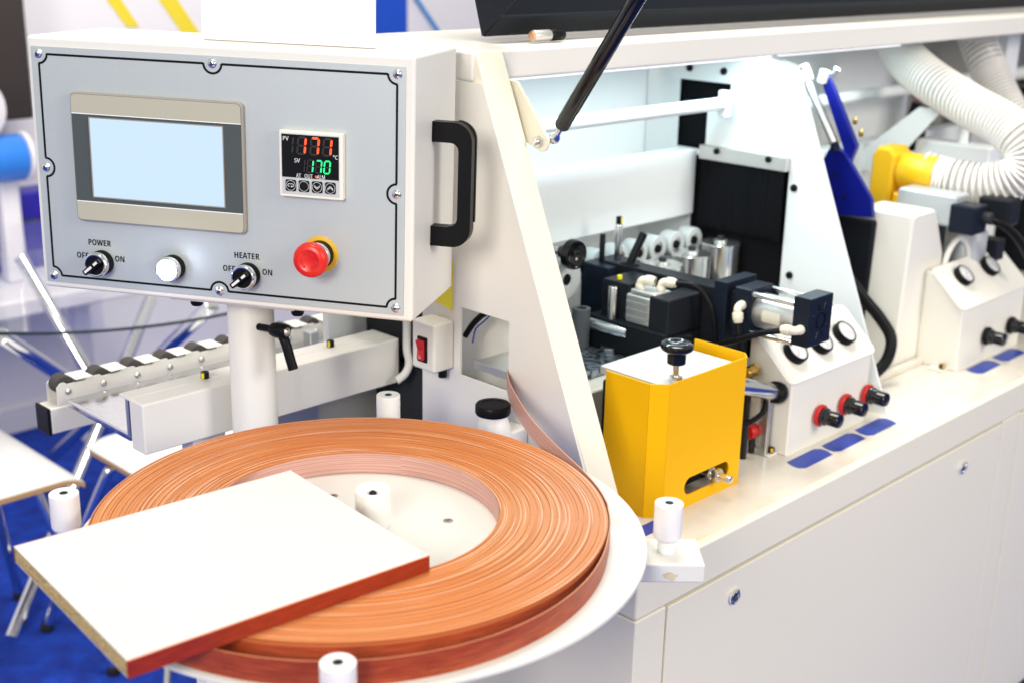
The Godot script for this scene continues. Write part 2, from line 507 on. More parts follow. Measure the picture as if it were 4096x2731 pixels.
# ---------------------------------------------------------------- the machine body
func screw_mesh(r := 0.0048, cross := true) -> MB:
	if cache.has("screw%f" % r): return cache["screw%f" % r]
	var mb := lathe([Vector2(0, 0.0), Vector2(r * 1.18, 0.0), Vector2(r * 1.18, r * 0.12), Vector2(r, r * 0.2), Vector2(r * 0.9, r * 0.45), Vector2(r * 0.62, r * 0.66), Vector2(r * 0.3, r * 0.72), Vector2(0, r * 0.74)], 20)
	cache["screw%f" % r] = mb
	return mb

func cross_mesh(r := 0.0048) -> MB:
	var mb := MB.new()
	mb.add(rbox(Vector3(r * 0.95, r * 0.1, r * 0.24), r * 0.02, 1), T(Vector3(0, r * 0.74, 0)))
	mb.add(rbox(Vector3(r * 0.24, r * 0.11, r * 0.95), r * 0.02, 1), T(Vector3(0, r * 0.74, 0)))
	return mb

func hexhead(r: float, h: float) -> MB:
	var mb := plate(circle(r, Vector2.ZERO, 6), h, h * 0.12)
	var out := MB.new()
	out.add(mb, T(Vector3(0, h / 2, 0), Basis(Vector3(1, 0, 0), Vector3(0, 0, 1), Vector3(0, -1, 0))))
	return out

func socket_bolt(parent: Node, xf: Transform3D, r := 0.005, h := 0.006, m: Material = null) -> void:
	var b := part(parent, "bolt", lathe([Vector2(0, h * 0.55), Vector2(r * 0.5, h * 0.55), Vector2(r * 0.52, h), Vector2(r * 0.9, h), Vector2(r, h * 0.88), Vector2(r, 0), Vector2(0, 0)], 18), m if m else M.black_metal, xf)
	if m == null: b.set_meta("label", "black socket head bolt")

func machine() -> void:
	var t := thing("edge_banding_machine", "long cream edge banding machine with open white interior behind the turntable", "machine", T(Vector3(0.366, 0, 0.0)))
	var o := Vector3(-0.366, 0, 0)
	var b := func(called: String, lo: Vector3, hi: Vector3, m: Material, r := 0.002) -> MeshInstance3D:
		return box(t, called, lo + o, hi + o, m, r)
	# base cabinet
	var top: MeshInstance3D = b.call("cabinet_top", Vector3(0.366, 0.7097, -0.62), Vector3(2.9, 0.77, 0.0755), M.cream_paint, 0.0045)
	top.set_meta("label", "cream cabinet top with a rounded front edge")
	b.call("work_top", Vector3(0.42, 0.7702, -0.60), Vector3(2.88, 0.7704, 0.064), M.cream_dirty, 0.00005).set_meta("label", "smudged work top")
	b.call("cabinet_core", Vector3(0.37, 0.06, -0.61), Vector3(2.89, 0.7095, 0.0685), M.cream_paint)
	b.call("cabinet_stile", Vector3(0.366, 0.05, -0.615), Vector3(0.4265, 0.7093, 0.0755), M.cream_paint, 0.0025)
	b.call("cabinet_stile", Vector3(1.3692, 0.05, 0.0), Vector3(1.437, 0.7093, 0.0755), M.cream_paint, 0.0015)
	b.call("cabinet_plinth", Vector3(0.38, 0.0, -0.58), Vector3(2.88, 0.05, 0.04), M.dark_iron)
	for d in [[0.4297, 1.3662, 0.572, 0.6687], [1.4402, 2.40, 0.0, 0.0]]:
		var dr: MeshInstance3D = b.call("door", Vector3(d[0], 0.09, 0.0690), Vector3(d[1], 0.7062, 0.0757), M.cream_paint, 0.0014)
		var cx: float = (d[0] + d[1]) / 2
		var cy := (0.09 + 0.7062) / 2
		for q in [[0.572, 0.6687], [1.2233, 0.6654]]:
			if d[2] == 0.0: continue
			var l := part(dr, "lock", lathe([Vector2(0.0065, 0.0002), Vector2(0.0105, 0.0002), Vector2(0.0112, 0.002), Vector2(0.0108, 0.004), Vector2(0.0085, 0.0052), Vector2(0.0072, 0.0045), Vector2(0.0065, 0.0012)], 24), M.chrome, T(Vector3(q[0] - cx, q[1] - cy, 0.0033), ALONGZ))
			l.set_meta("label", "chrome cam lock ring on the cabinet door")
			var core := part(dr, "lock_core", cyl(0.0066, 0.0016, 0.0003, 18), M.dark_iron, T(Vector3(q[0] - cx, q[1] - cy, 0.0034), ALONGZ))
			core.set_meta("label", "dark triangular key recess")
	# end panel with the tape slot, slanted strut, roof
	var z106 := -0.092
	var ep := holed([
		[Vector2(-0.314, 0.7705), Vector2(-0.239, 0.7705), Vector2(-0.239, 1.06), Vector2(-0.314, 1.06)],
		[Vector2(-0.239, 0.7705), Vector2(-0.1495, 0.7705), Vector2(-0.1495, 0.946), Vector2(-0.239, 0.946)],
		[Vector2(-0.239, 1.0385), Vector2(-0.1495, 1.0385), Vector2(-0.1495, 1.06), Vector2(-0.239, 1.06)],
		[Vector2(-0.1495, 0.7705), Vector2(0.028, 0.7705), Vector2(z106, 1.06), Vector2(-0.1495, 1.06)],
		[Vector2(-0.505, 1.06), Vector2(z106, 1.06), Vector2(-0.2034, 1.3265), Vector2(-0.505, 1.3265)]],
		[[Vector2(-0.314, 0.7705), Vector2(0.028, 0.7705), Vector2(-0.2034, 1.3265), Vector2(-0.505, 1.3265), Vector2(-0.505, 1.06), Vector2(-0.314, 1.06)],
		[Vector2(-0.239, 0.946), Vector2(-0.1495, 0.946), Vector2(-0.1495, 1.0385), Vector2(-0.239, 1.0385)]], 0.003)
	part(t, "end_panel", ep, M.cream_smooth, T(Vector3(0.3675, 0, 0) + o, YZ)).set_meta("label", "cream end panel with the square tape slot")
	var sb := Basis(Vector3(1, 0, 0), Vector3(0, 0.9228, -0.3853), Vector3(0, 0.3853, 0.9228))
	var mid := Vector3(0.3922, 1.067, -0.095) - sb.z * 0.0135
	part(t, "slanted_strut", rbox(Vector3(0.0456, 0.644, 0.027), 0.003), M.cream_paint, T(mid + o, sb))
	b.call("roof", Vector3(0.3658, 1.327, -0.505), Vector3(2.9, 1.364, -0.2205), M.cream_smooth, 0.0045)
	b.call("back_panel", Vector3(0.372, 0.7705, -0.546), Vector3(2.03, 1.3268, -0.531), M.inner_white)
	# inside, seen through the tape slot
	b.call("inner_plate", Vector3(0.452, 0.80, -0.42), Vector3(0.458, 1.25, -0.220), M.cream_smooth)
	b.call("tape_shelf", Vector3(0.378, 0.955, -0.225), Vector3(0.450, 0.966, -0.150), M.aluminium, 0.001)
	b.call("bearing_block", Vector3(0.44, 0.775, -0.529), Vector3(0.60, 1.03, -0.345), M.dark_iron, 0.004)
	for y in [0.905, 0.845]:
		part(t, "bolt", hexhead(0.011, 0.014), M.black_metal, T(Vector3(0.426, y, -0.372) + o, ALONGX))
	# partition with its cut-outs
	var R := func(z0, z1, y0, y1): return [Vector2(z0, y0), Vector2(z1, y0), Vector2(z1, y1), Vector2(z0, y1)]
	var pp := holed([R.call(-0.529, -0.459, 0.7705, 1.3265), R.call(-0.459, -0.42, 0.7705, 1.15), R.call(-0.459, -0.42, 1.267, 1.3265),
		R.call(-0.42, -0.395, 0.7705, 0.80), R.call(-0.42, -0.395, 1.14, 1.15), R.call(-0.42, -0.395, 1.267, 1.3265),
		R.call(-0.395, -0.35, 0.7705, 0.80), R.call(-0.395, -0.35, 1.14, 1.222), R.call(-0.395, -0.35, 1.267, 1.3265),
		R.call(-0.35, -0.29, 0.7705, 0.80), R.call(-0.35, -0.29, 1.14, 1.3265), R.call(-0.29, -0.222, 0.7705, 0.80),
		[Vector2(-0.29, 1.14), Vector2(-0.222, 1.14), Vector2(-0.222, 1.3077), Vector2(-0.29, 1.3265)],
		[Vector2(-0.222, 0.7705), Vector2(0.0005, 0.7705), Vector2(-0.222, 1.3077)]],
		[[Vector2(-0.529, 0.7705), Vector2(0.0005, 0.7705), Vector2(-0.222, 1.3077), Vector2(-0.29, 1.3265), Vector2(-0.529, 1.3265)],
		R.call(-0.42, -0.222, 0.80, 1.14),
		[Vector2(-0.459, 1.15), Vector2(-0.395, 1.15), Vector2(-0.395, 1.222), Vector2(-0.35, 1.222), Vector2(-0.35, 1.267), Vector2(-0.459, 1.267)]], 0.004)
	var pn := part(t, "partition", pp, M.inner_white, T(Vector3(1.09, 0, 0) + o, YZ))
	pn.set_meta("label", "white partition with a slanted front edge and dark cut-outs")
	for q in [[1.287, -0.438], [1.287, -0.366], [1.111, -0.210], [0.964, -0.204]]:
		part(pn, "bolt", lathe([Vector2(0, 0.005), Vector2(0.004, 0.005), Vector2(0.006, 0.0035), Vector2(0.0065, 0), Vector2(0, 0)], 16), M.black_plastic, T(Vector3(q[1], q[0], 0.0021), ALONGZ))
	b.call("dark_backing", Vector3(1.100, 0.78, -0.50), Vector3(1.106, 1.305, -0.225), M.bristle, 0.001)  # dark sheet added behind the cut-outs to stand in for the shade inside
	# pressure beam and its wheels
	b.call("pressure_beam", Vector3(0.46, 1.035, -0.445), Vector3(1.0868, 1.152, -0.410), M.inner_white, 0.004)
	b.call("pressure_beam", Vector3(1.24, 1.0, -0.445), Vector3(2.6, 1.107, -0.410), M.inner_white, 0.004)
	for k in 8:
		var wx := 0.70 + k * 0.05
		var w := part(t, "pressure_wheel", lathe([Vector2(0.007, 0.0), Vector2(0.0205, 0.0), Vector2(0.022, 0.0015), Vector2(0.022, 0.026), Vector2(0.0205, 0.0275), Vector2(0.012, 0.0275), Vector2(0.011, 0.024), Vector2(0.007, 0.024)], 28), M.wheel_white, T(Vector3(wx, 0.999, -0.404) + o, ALONGZ))
		part(w, "hub", cyl(0.0072, 0.029, 0.001, 18), M.black_plastic)
	# pipe across the interior
	part(t, "guide_pipe", cyl(0.0105, 0.56, 0.002, 24), M.inner_white, T(Vector3(0.49, 1.241, -0.328) + o, ALONGX))
	b.call("pipe_end", Vector3(1.035, 1.218, -0.338), Vector3(1.049, 1.262, -0.318), M.inner_white, 0.003)
	part(t, "guide_pipe", cyl(0.012, 1.2, 0.002, 20), M.inner_white, T(Vector3(1.25, 1.205, -0.41) + o, ALONGX))
	# work bed inside
	b.call("steel_bed", Vector3(0.44, 0.893, -0.45), Vector3(0.765, 0.905, -0.212), M.dirty_steel, 0.001)
	b.call("bed_block", Vector3(0.47, 0.7705, -0.40), Vector3(0.66, 0.8925, -0.175), M.cream_dirty, 0.004)
	b.call("bed_block", Vector3(0.68, 0.7705, -0.44), Vector3(0.80, 0.8925, -0.22), M.dark_iron, 0.003)
	b.call("bed_block", Vector3(0.80, 0.7705, -0.44), Vector3(1.08, 0.90, -0.27), M.black_metal, 0.003)
	# brush curtain
	var c := thing("brush_curtain", "black bristle curtain hanging from an aluminium rail on the partition", "brush", T(Vector3(1.08, 1.149, -0.309)))
	part(c, "rail", rbox(Vector3(0.014, 0.024, 0.176), 0.0015), M.aluminium)
	for q in [0.05, -0.055]:
		part(c, "bolt", cyl(0.0055, 0.004, 0.001, 16), M.black_plastic, T(Vector3(-0.0068, 0.005, -q), Basis(Vector3(0, 1, 0), Vector3(-1, 0, 0), Vector3(0, 0, 1))))
	var br := MB.new()
	for i in 150:
		var z := -0.083 + 0.166 * i / 149.0
		var L := 0.112 + rng.randf_range(0.0, 0.008)
		for row in 2:
			br.add(rbox(Vector3(0.0014, L, 0.0013), 0.0002, 1), T(Vector3(-0.003 + row * 0.003 + rng.randf_range(-0.0006, 0.0006), -0.012 - L / 2, z), Basis(Vector3.RIGHT, rng.randf_range(-0.012, 0.012))))
	part(c, "bristles", br, M.bristle).set_meta("kind", "stuff")
	# lamp strip under the roof: cool light over the tools
	var ls := thing("strip_lamp", "cool white strip lamp fixed under the machine roof", "lamp", T(Vector3(0.99, 1.3235, -0.285)))
	part(ls, "housing", rbox(Vector3(1.06, 0.006, 0.03), 0.001, 1), M.aluminium)
	part(ls, "lamp_diffuser", rbox(Vector3(1.04, 0.004, 0.022), 0.001, 1), M.lamp_panel, T(Vector3(0, -0.0045, 0)))
	var l := AreaLight3D.new()
	l.name = "strip_light"
	l.area_size = Vector2(1.04, 0.022); l.area_normalize_energy = true
	l.light_energy = 0.30; l.light_color = Color(0.86, 0.97, 1.0); l.shadow_enabled = true; l.area_range = 6.0
	ls.add_child(l)
	l.position = Vector3(0, -0.009, 0)
	l.rotation = Vector3(-PI / 2, 0, 0)
	# chrome rollers
	var rl := ["smallest chrome roller, nearest to the black clamp lever", "middle chrome roller of the row of three", "chrome roller half under the black bristle curtain"]
	for k in 3:
		var rt := thing("press_roller", rl[k], "roller", T(Vector3([0.892, 0.980, 1.066][k], 0.9055, [-0.322, -0.330, -0.333][k])), "chrome press rollers inside the machine")
		var h: float = [0.088, 0.091, 0.096][k]
		part(rt, "drum", lathe([Vector2(0, 0), Vector2(0.031, 0), Vector2(0.0325, 0.002), Vector2(0.0325, h - 0.005), Vector2(0.0342, h - 0.004), Vector2(0.0342, h - 0.001), Vector2(0.0332, h), Vector2(0, h)], 48), M.bright_steel)
		part(rt, "washer", cyl(0.0115, 0.004, 0.0008, 22), M.aluminium, T(Vector3(0, h, 0)))
		part(rt, "nut", hexhead(0.0065, 0.007), M.dark_iron, T(Vector3(0, h + 0.004, 0)))
	# switch box on the end panel
	var s := thing("switch_box", "ivory switch box with a red rocker on the machine end panel", "switch", T(Vector3(0.366, 0.985, -0.272)))
	part(s, "housing", rbox(Vector3(0.036, 0.066, 0.044), 0.004), M.ivory_plastic, T(Vector3(-0.0185, 0, 0)))
	part(s, "bezel", rbox(Vector3(0.004, 0.034, 0.0175), 0.001), M.black_plastic, T(Vector3(-0.0375, -0.004, 0.0005)))
	part(s, "rocker", plate([Vector2(-0.013, 0.0), Vector2(0.013, 0.0), Vector2(0.013, 0.006), Vector2(0.0, 0.0025), Vector2(-0.013, 0.0035)], 0.0125, 0.0005), M.red_dark, T(Vector3(-0.0390, -0.004, 0.0005), Basis(Vector3(0, 1, 0), Vector3(-1, 0, 0), Vector3(0, 0, 1)))).set_meta("label", "red rocker marked with a ring")
	part(s, "ring_mark", ring_flat(0.0017, 0.0023), M.print_white, T(Vector3(-0.0429, -0.013, 0.0005), Basis(Vector3(0, 0, 1), Vector3(0, 1, 0), Vector3(-1, 0, 0))))
	part(s, "cable_gland", cyl(0.006, 0.012, 0.001, 16), M.black_plastic, T(Vector3(-0.012, -0.045, 0.012)))
	var y := thing("warning_sticker", "plain yellow sticker above the switch box", "sticker", T(Vector3(0.3655, 1.052, -0.272)))
	part(y, "sheet", plate([Vector2(-0.035, -0.012), Vector2(0.018, -0.022), Vector2(0.018, 0.045), Vector2(-0.035, 0.05)], 0.0008), M.sticker_yellow, T(Vector3.ZERO, YZ))
	# tank with black cap
	var bt := thing("oil_bottle", "white bottle with a black screw cap between turntable and end panel", "bottle", T(Vector3(0.3165, 0.84, -0.126)))
	part(bt, "bottle_body", lathe([Vector2(0, 0), Vector2(0.021, 0), Vector2(0.023, 0.003), Vector2(0.023, 0.075), Vector2(0.020, 0.086), Vector2(0.0185, 0.090), Vector2(0.0185, 0.1)], 32), M.bottle_white)
	part(bt, "cap", lathe([Vector2(0.0185, 0.0955), Vector2(0.0212, 0.096), Vector2(0.0222, 0.098), Vector2(0.0222, 0.107), Vector2(0.0208, 0.109), Vector2(0.015, 0.1092), Vector2(0.0145, 0.1082), Vector2(0, 0.1082)], 36), M.black_plastic)
	part(bt, "bracket", rbox(Vector3(0.05, 0.07, 0.03), 0.003), M.bottle_white, T(Vector3(0.0235, 0.035, 0)))
	# cables
	var k1 := thing("cable", "white flexible conduit hanging behind the infeed beam end", "cable")
	part(k1, "conduit", tube(curve([Vector3(0.432, 1.02, -0.425), Vector3(0.430, 0.96, -0.421), Vector3(0.422, 0.928, -0.412), Vector3(0.421, 0.908, -0.406), Vector3(0.415, 0.893, -0.408), Vector3(0.402, 0.884, -0.412)]), 0.006, 12), M.cable_white)
	var k2 := thing("cable", "black and blue wires inside the tape slot", "cable")
	part(k2, "wire", tube(curve([Vector3(0.402, 0.985, -0.268), Vector3(0.402, 1.004, -0.254), Vector3(0.404, 1.020, -0.238), Vector3(0.408, 1.034, -0.218), Vector3(0.414, 1.06, -0.195)]), 0.0042, 10), M.black_plastic)
	part(k2, "wire", tube(curve([Vector3(0.410, 0.975, -0.262), Vector3(0.410, 0.996, -0.256), Vector3(0.412, 1.008, -0.244), Vector3(0.416, 1.045, -0.206)]), 0.0012, 8), M.blue_label)

func ring_flat(r0: float, r1: float, seg := 28) -> MB:
	var mb := MB.new()
	for i in seg:
		var a := TAU * i / seg
		var b := TAU * (i + 1) / seg
		mb.quad(Vector3(cos(a) * r0, sin(a) * r0, 0), Vector3(cos(a) * r1, sin(a) * r1, 0), Vector3(cos(b) * r1, sin(b) * r1, 0), Vector3(cos(b) * r0, sin(b) * r0, 0), Vector3.BACK)
	return mb

# ---------------------------------------------------------------- opened hood and its gas strut
func hood() -> void:
	var t := thing("machine_hood", "dark grey hood swung open above the machine roof", "hood", T(Vector3(0.47, 1.372, -0.313)))
	# side wall in the plane x = 0.47, lip along the machine, cover panel rising behind
	part(t, "side_wall", plate([Vector2(0, 0), Vector2(0.062, 0.0505), Vector2(0.36, 0.29), Vector2(0.30, 0.50), Vector2(-0.125, 0.40)], 0.003, 0.0005), M.hood_paint, T(Vector3(0, 0, 0), YZ))
	part(t, "side_wall", plate([Vector2(0, 0), Vector2(0.062, 0.0505), Vector2(0.36, 0.29), Vector2(0.30, 0.50), Vector2(-0.125, 0.40)], 0.003, 0.0005), M.hood_paint, T(Vector3(2.3, 0, 0), YZ))
	var d := Vector3(0, 0.026, 0.0295)
	var lb := Basis(Vector3(1, 0, 0), d.normalized(), Vector3(1, 0, 0).cross(d.normalized()))
	part(t, "lip", rbox(Vector3(2.296, d.length(), 0.003), 0.001), M.hood_paint, T(Vector3(1.15, 0, 0) + d / 2 + Vector3(0, 0, 0.0005), lb))
	var p := Vector3(0, 0.40, -0.125)
	var pb := Basis(Vector3(1, 0, 0), p.normalized(), Vector3(1, 0, 0).cross(p.normalized()))
	part(t, "cover_panel", rbox(Vector3(2.296, p.length(), 0.003), 0.001), M.hood_paint, T(Vector3(1.15, 0, -0.002) + p / 2, pb))
	part(t, "return_lip", rbox(Vector3(2.29, 0.002, 0.02), 0.0008), M.hood_paint, T(Vector3(1.15, 0.0262, 0.0190)))
	var hb := part(t, "hinge", cyl(0.0075, 0.032, 0.001, 20), M.aluminium, T(Vector3(0.045, 0.0015, 0.048), ALONGX))
	part(hb, "hinge_pin", cyl(0.006, 0.0022, 0.0005, 18), M.copper_end, T(Vector3(0, -0.002, 0)))
	part(hb, "hinge_barrel", cyl(0.0078, 0.026, 0.0025, 20), M.black_plastic, T(Vector3(0, 0.0325, 0)))
	var g := thing("gas_strut", "black gas strut holding the dark hood open", "gas strut", T(Vector3(0.425, 1.257, -0.158)))
	part(g, "bracket", plate([Vector2(-0.075, 0.0695), Vector2(-0.0435, 0.0695)] + circle(0.0125, Vector2(0.0, 0.0), 12, 0.45, -PI / 2) + [Vector2(-0.03, -0.002), Vector2(-0.06, 0.012)], 0.004, 0.0005), M.cream_paint, T(Vector3(0, 0, 0), YZ))
	part(g, "nut", hexhead(0.0075, 0.005), M.zinc, T(Vector3(-0.0022, 0, -0.002), Basis(Vector3(0, 1, 0), Vector3(-1, 0, 0), Vector3(0, 0, 1))))
	part(g, "stud", cyl(0.0042, 0.006, 0.0008, 16), M.zinc, T(Vector3(-0.007, 0, -0.002), Basis(Vector3(0, 1, 0), Vector3(-1, 0, 0), Vector3(0, 0, 1))))
	part(g, "stud", cyl(0.004, 0.016, 0.0008, 16), M.zinc, T(Vector3(0.002, 0.0, 0.0), ALONGX))
	var a := Vector3(0.018, 0.003, 0.0045)
	var dir := (Vector3(0.43, 1.435, -0.017) - Vector3(0.43, 1.263, -0.138)).normalized()
	part(g, "ball_joint", lathe([Vector2(0, -0.0075), Vector2(0.0045, -0.006), Vector2(0.0072, -0.002), Vector2(0.0072, 0.002), Vector2(0.005, 0.006), Vector2(0.0042, 0.008), Vector2(0.0042, 0.026), Vector2(0, 0.026)], 20), M.chrome, along(a, a + dir))
	part(g, "cylinder", lathe([Vector2(0, 0.018), Vector2(0.0080, 0.018), Vector2(0.0098, 0.021), Vector2(0.0098, 0.30), Vector2(0.0090, 0.302), Vector2(0, 0.302)], 28), M.black_gloss, along(a, a + dir))
	part(g, "rod", cyl(0.005, 0.16, 0.001, 16), M.chrome, along(a + dir * 0.302, a + dir))

# ---------------------------------------------------------------- infeed: beam, steel table, roller track
func infeed() -> void:
	var t := thing("infeed_beam", "cream square beam of the infeed fence behind the post", "beam", T(Vector3(0.008, 0.873, -0.456)))
	part(t, "beam", rbox(Vector3(0.413, 0.067, 0.033), 0.0025), M.cream_smooth, T(Vector3(0.2065, 0.0335, 0.0115)))
	part(t, "beam", rbox(Vector3(0.411, 0.004, 0.026), 0.001), M.cream_smooth, T(Vector3(0.2065, 0.0648, -0.018)))
	part(t, "slide_bar", rbox(Vector3(0.40, 0.056, 0.008), 0.001), M.steel, T(Vector3(0.208, 0.034, -0.026)))
	part(t, "slide_bar", rbox(Vector3(0.40, 0.056, 0.004), 0.001), M.black_metal, T(Vector3(0.209, 0.034, -0.0095)))
	for q in [[0.112, 0.0675, -0.008], [0.315, 0.0675, -0.006]]:
		var bo := part(t, "bolt", lathe([Vector2(0, 0.005), Vector2(0.0028, 0.005), Vector2(0.003, 0.0085), Vector2(0.0050, 0.0085), Vector2(0.0054, 0.008), Vector2(0.0054, 0), Vector2(0, 0)], 18), M.black_metal, T(Vector3(q[0], q[1], q[2])))
		part(bo, "paint_mark", rbox(Vector3(0.004, 0.0078, 0.003), 0.0008), M.sticker_yellow, T(Vector3(-0.0042, 0.0042, 0.0024)))
	part(t, "support_leg", rbox(Vector3(0.05, 0.862, 0.03), 0.003), M.cream_smooth, T(Vector3(0.10, -0.4325, 0.0)))
	var s := thing("infeed_table", "polished steel infeed plate between the cream beam and the roller track", "table plate", T(Vector3(0.02, 0.87, -0.57)))
	part(s, "plate", rbox(Vector3(0.62, 0.012, 0.172), 0.004, 3), M.table_steel, T(Vector3(0.308, 0.0075, 0.0)))
	part(s, "bed", rbox(Vector3(0.30, 0.20, 0.13), 0.004), M.bed_grey, T(Vector3(0.46, -0.100, 0.0)))
	part(s, "bed_leg", rbox(Vector3(0.2, 0.67, 0.1), 0.004), M.bed_grey, T(Vector3(0.46, -0.535, 0.0)))
	part(s, "stop_bracket", rbox(Vector3(0.016, 0.026, 0.02), 0.002), M.steel, T(Vector3(0.385, 0.0268, -0.05)))
	var r := thing("roller_track", "row of dark rollers on a cream tube with a black end cap", "roller track", T(Vector3(-0.005, 0.832, -0.703)))
	part(r, "tube", rbox(Vector3(0.86, 0.038, 0.036), 0.003), M.cream_smooth, T(Vector3(0.435, 0.019, 0.018)))
	part(r, "end_cap", rbox(Vector3(0.004, 0.0395, 0.0375), 0.0015), M.black_plastic, T(Vector3(0.0025, 0.019, 0.018)))
	part(r, "leg", rbox(Vector3(0.03, 0.83, 0.03), 0.002), M.cream_smooth, T(Vector3(0.60, -0.416, 0.018)))
	for z in [0.0035, 0.0325]:
		var pts := [Vector2(0.018, 0.0385), Vector2(0.84, 0.0385), Vector2(0.84, 0.067)]
		for k in range(14, -1, -1):
			var x := 0.030 + k * 0.0527
			pts.append_array([Vector2(x + 0.034, 0.070), Vector2(x + 0.030, 0.067)] if k < 15 else [])
			pts.append_array([Vector2(x + 0.004, 0.067), Vector2(x, 0.070)])
		pts.append_array([Vector2(0.024, 0.070), Vector2(0.018, 0.064)])
		part(r, "flange", plate(pts, 0.0022), M.cream_smooth, T(Vector3(0, 0, z)))
	for k in 9:
		var x := 0.032 + k * 0.0527
		var w := part(r, "roller", lathe([Vector2(0.006, 0), Vector2(0.0125, 0), Vector2(0.0138, 0.0015), Vector2(0.0138, 0.0205), Vector2(0.0125, 0.022), Vector2(0.006, 0.022)], 24), M.grey_rubber, T(Vector3(x, 0.064, 0.007), ALONGZ))
		part(w, "hub", cyl(0.0061, 0.0216, 0.0005, 14), M.rubber, T(Vector3(0, 0.0002, 0)))
		part(r, "screw", screw_mesh(0.004), M.zinc, T(Vector3(x + 0.002, 0.056, 0.0337), ALONGZ))
		part(r, "cover", rbox(Vector3(0.0255, 0.0016, 0.034), 0.0007), M.cream_smooth, T(Vector3(x + 0.0265, 0.0708, 0.018)))

# ---------------------------------------------------------------- control box
func label3(parent: Node, s: String, size: float, p: Vector3, m: Material, wide := 1.0, weight := 400) -> MeshInstance3D:
	var tm := TextMesh.new()
	var f := SystemFont.new()
	f.font_names = PackedStringArray(["Droid Sans"])
	f.font_weight = weight
	tm.font = f
	tm.text = s
	tm.font_size = 64
	tm.pixel_size = size / 46.0
	tm.depth = 0.0003
	tm.curve_step = 1.0
	var o := part(parent, "lettering", tm, m, Transform3D(Basis(Vector3(wide, 0, 0), Vector3(0, 1, 0), Vector3(0, 0, 1)), p))
	return o

func seg7(which: String, h: float, w: float, th: float, slant := 0.10) -> MB:
	# segments a..g as slim hexagons
	var mb := MB.new()
	var hs := { "a": [0.0, h / 2, true], "g": [0.0, 0.0, true], "d": [0.0, -h / 2, true], "f": [-w / 2, h / 4, false], "b": [w / 2, h / 4, false], "e": [-w / 2, -h / 4, false], "c": [w / 2, -h / 4, false] }
	for ch in which:
		var q: Array = hs[ch]
		var l: float = (w if q[2] else h / 2) * 0.5 - th * 0.18
		var poly := [Vector2(-l, 0), Vector2(-l + th / 2, th / 2), Vector2(l - th / 2, th / 2), Vector2(l, 0), Vector2(l - th / 2, -th / 2), Vector2(-l + th / 2, -th / 2)]
		var pts := []
		for p in poly:
			var r: Vector2 = p if q[2] else Vector2(-p.y, p.x)
			r += Vector2(q[0], q[1])
			pts.append(Vector2(r.x + r.y * slant, r.y))
		mb.add(plate(pts, 0.0003), Transform3D())
	return mb

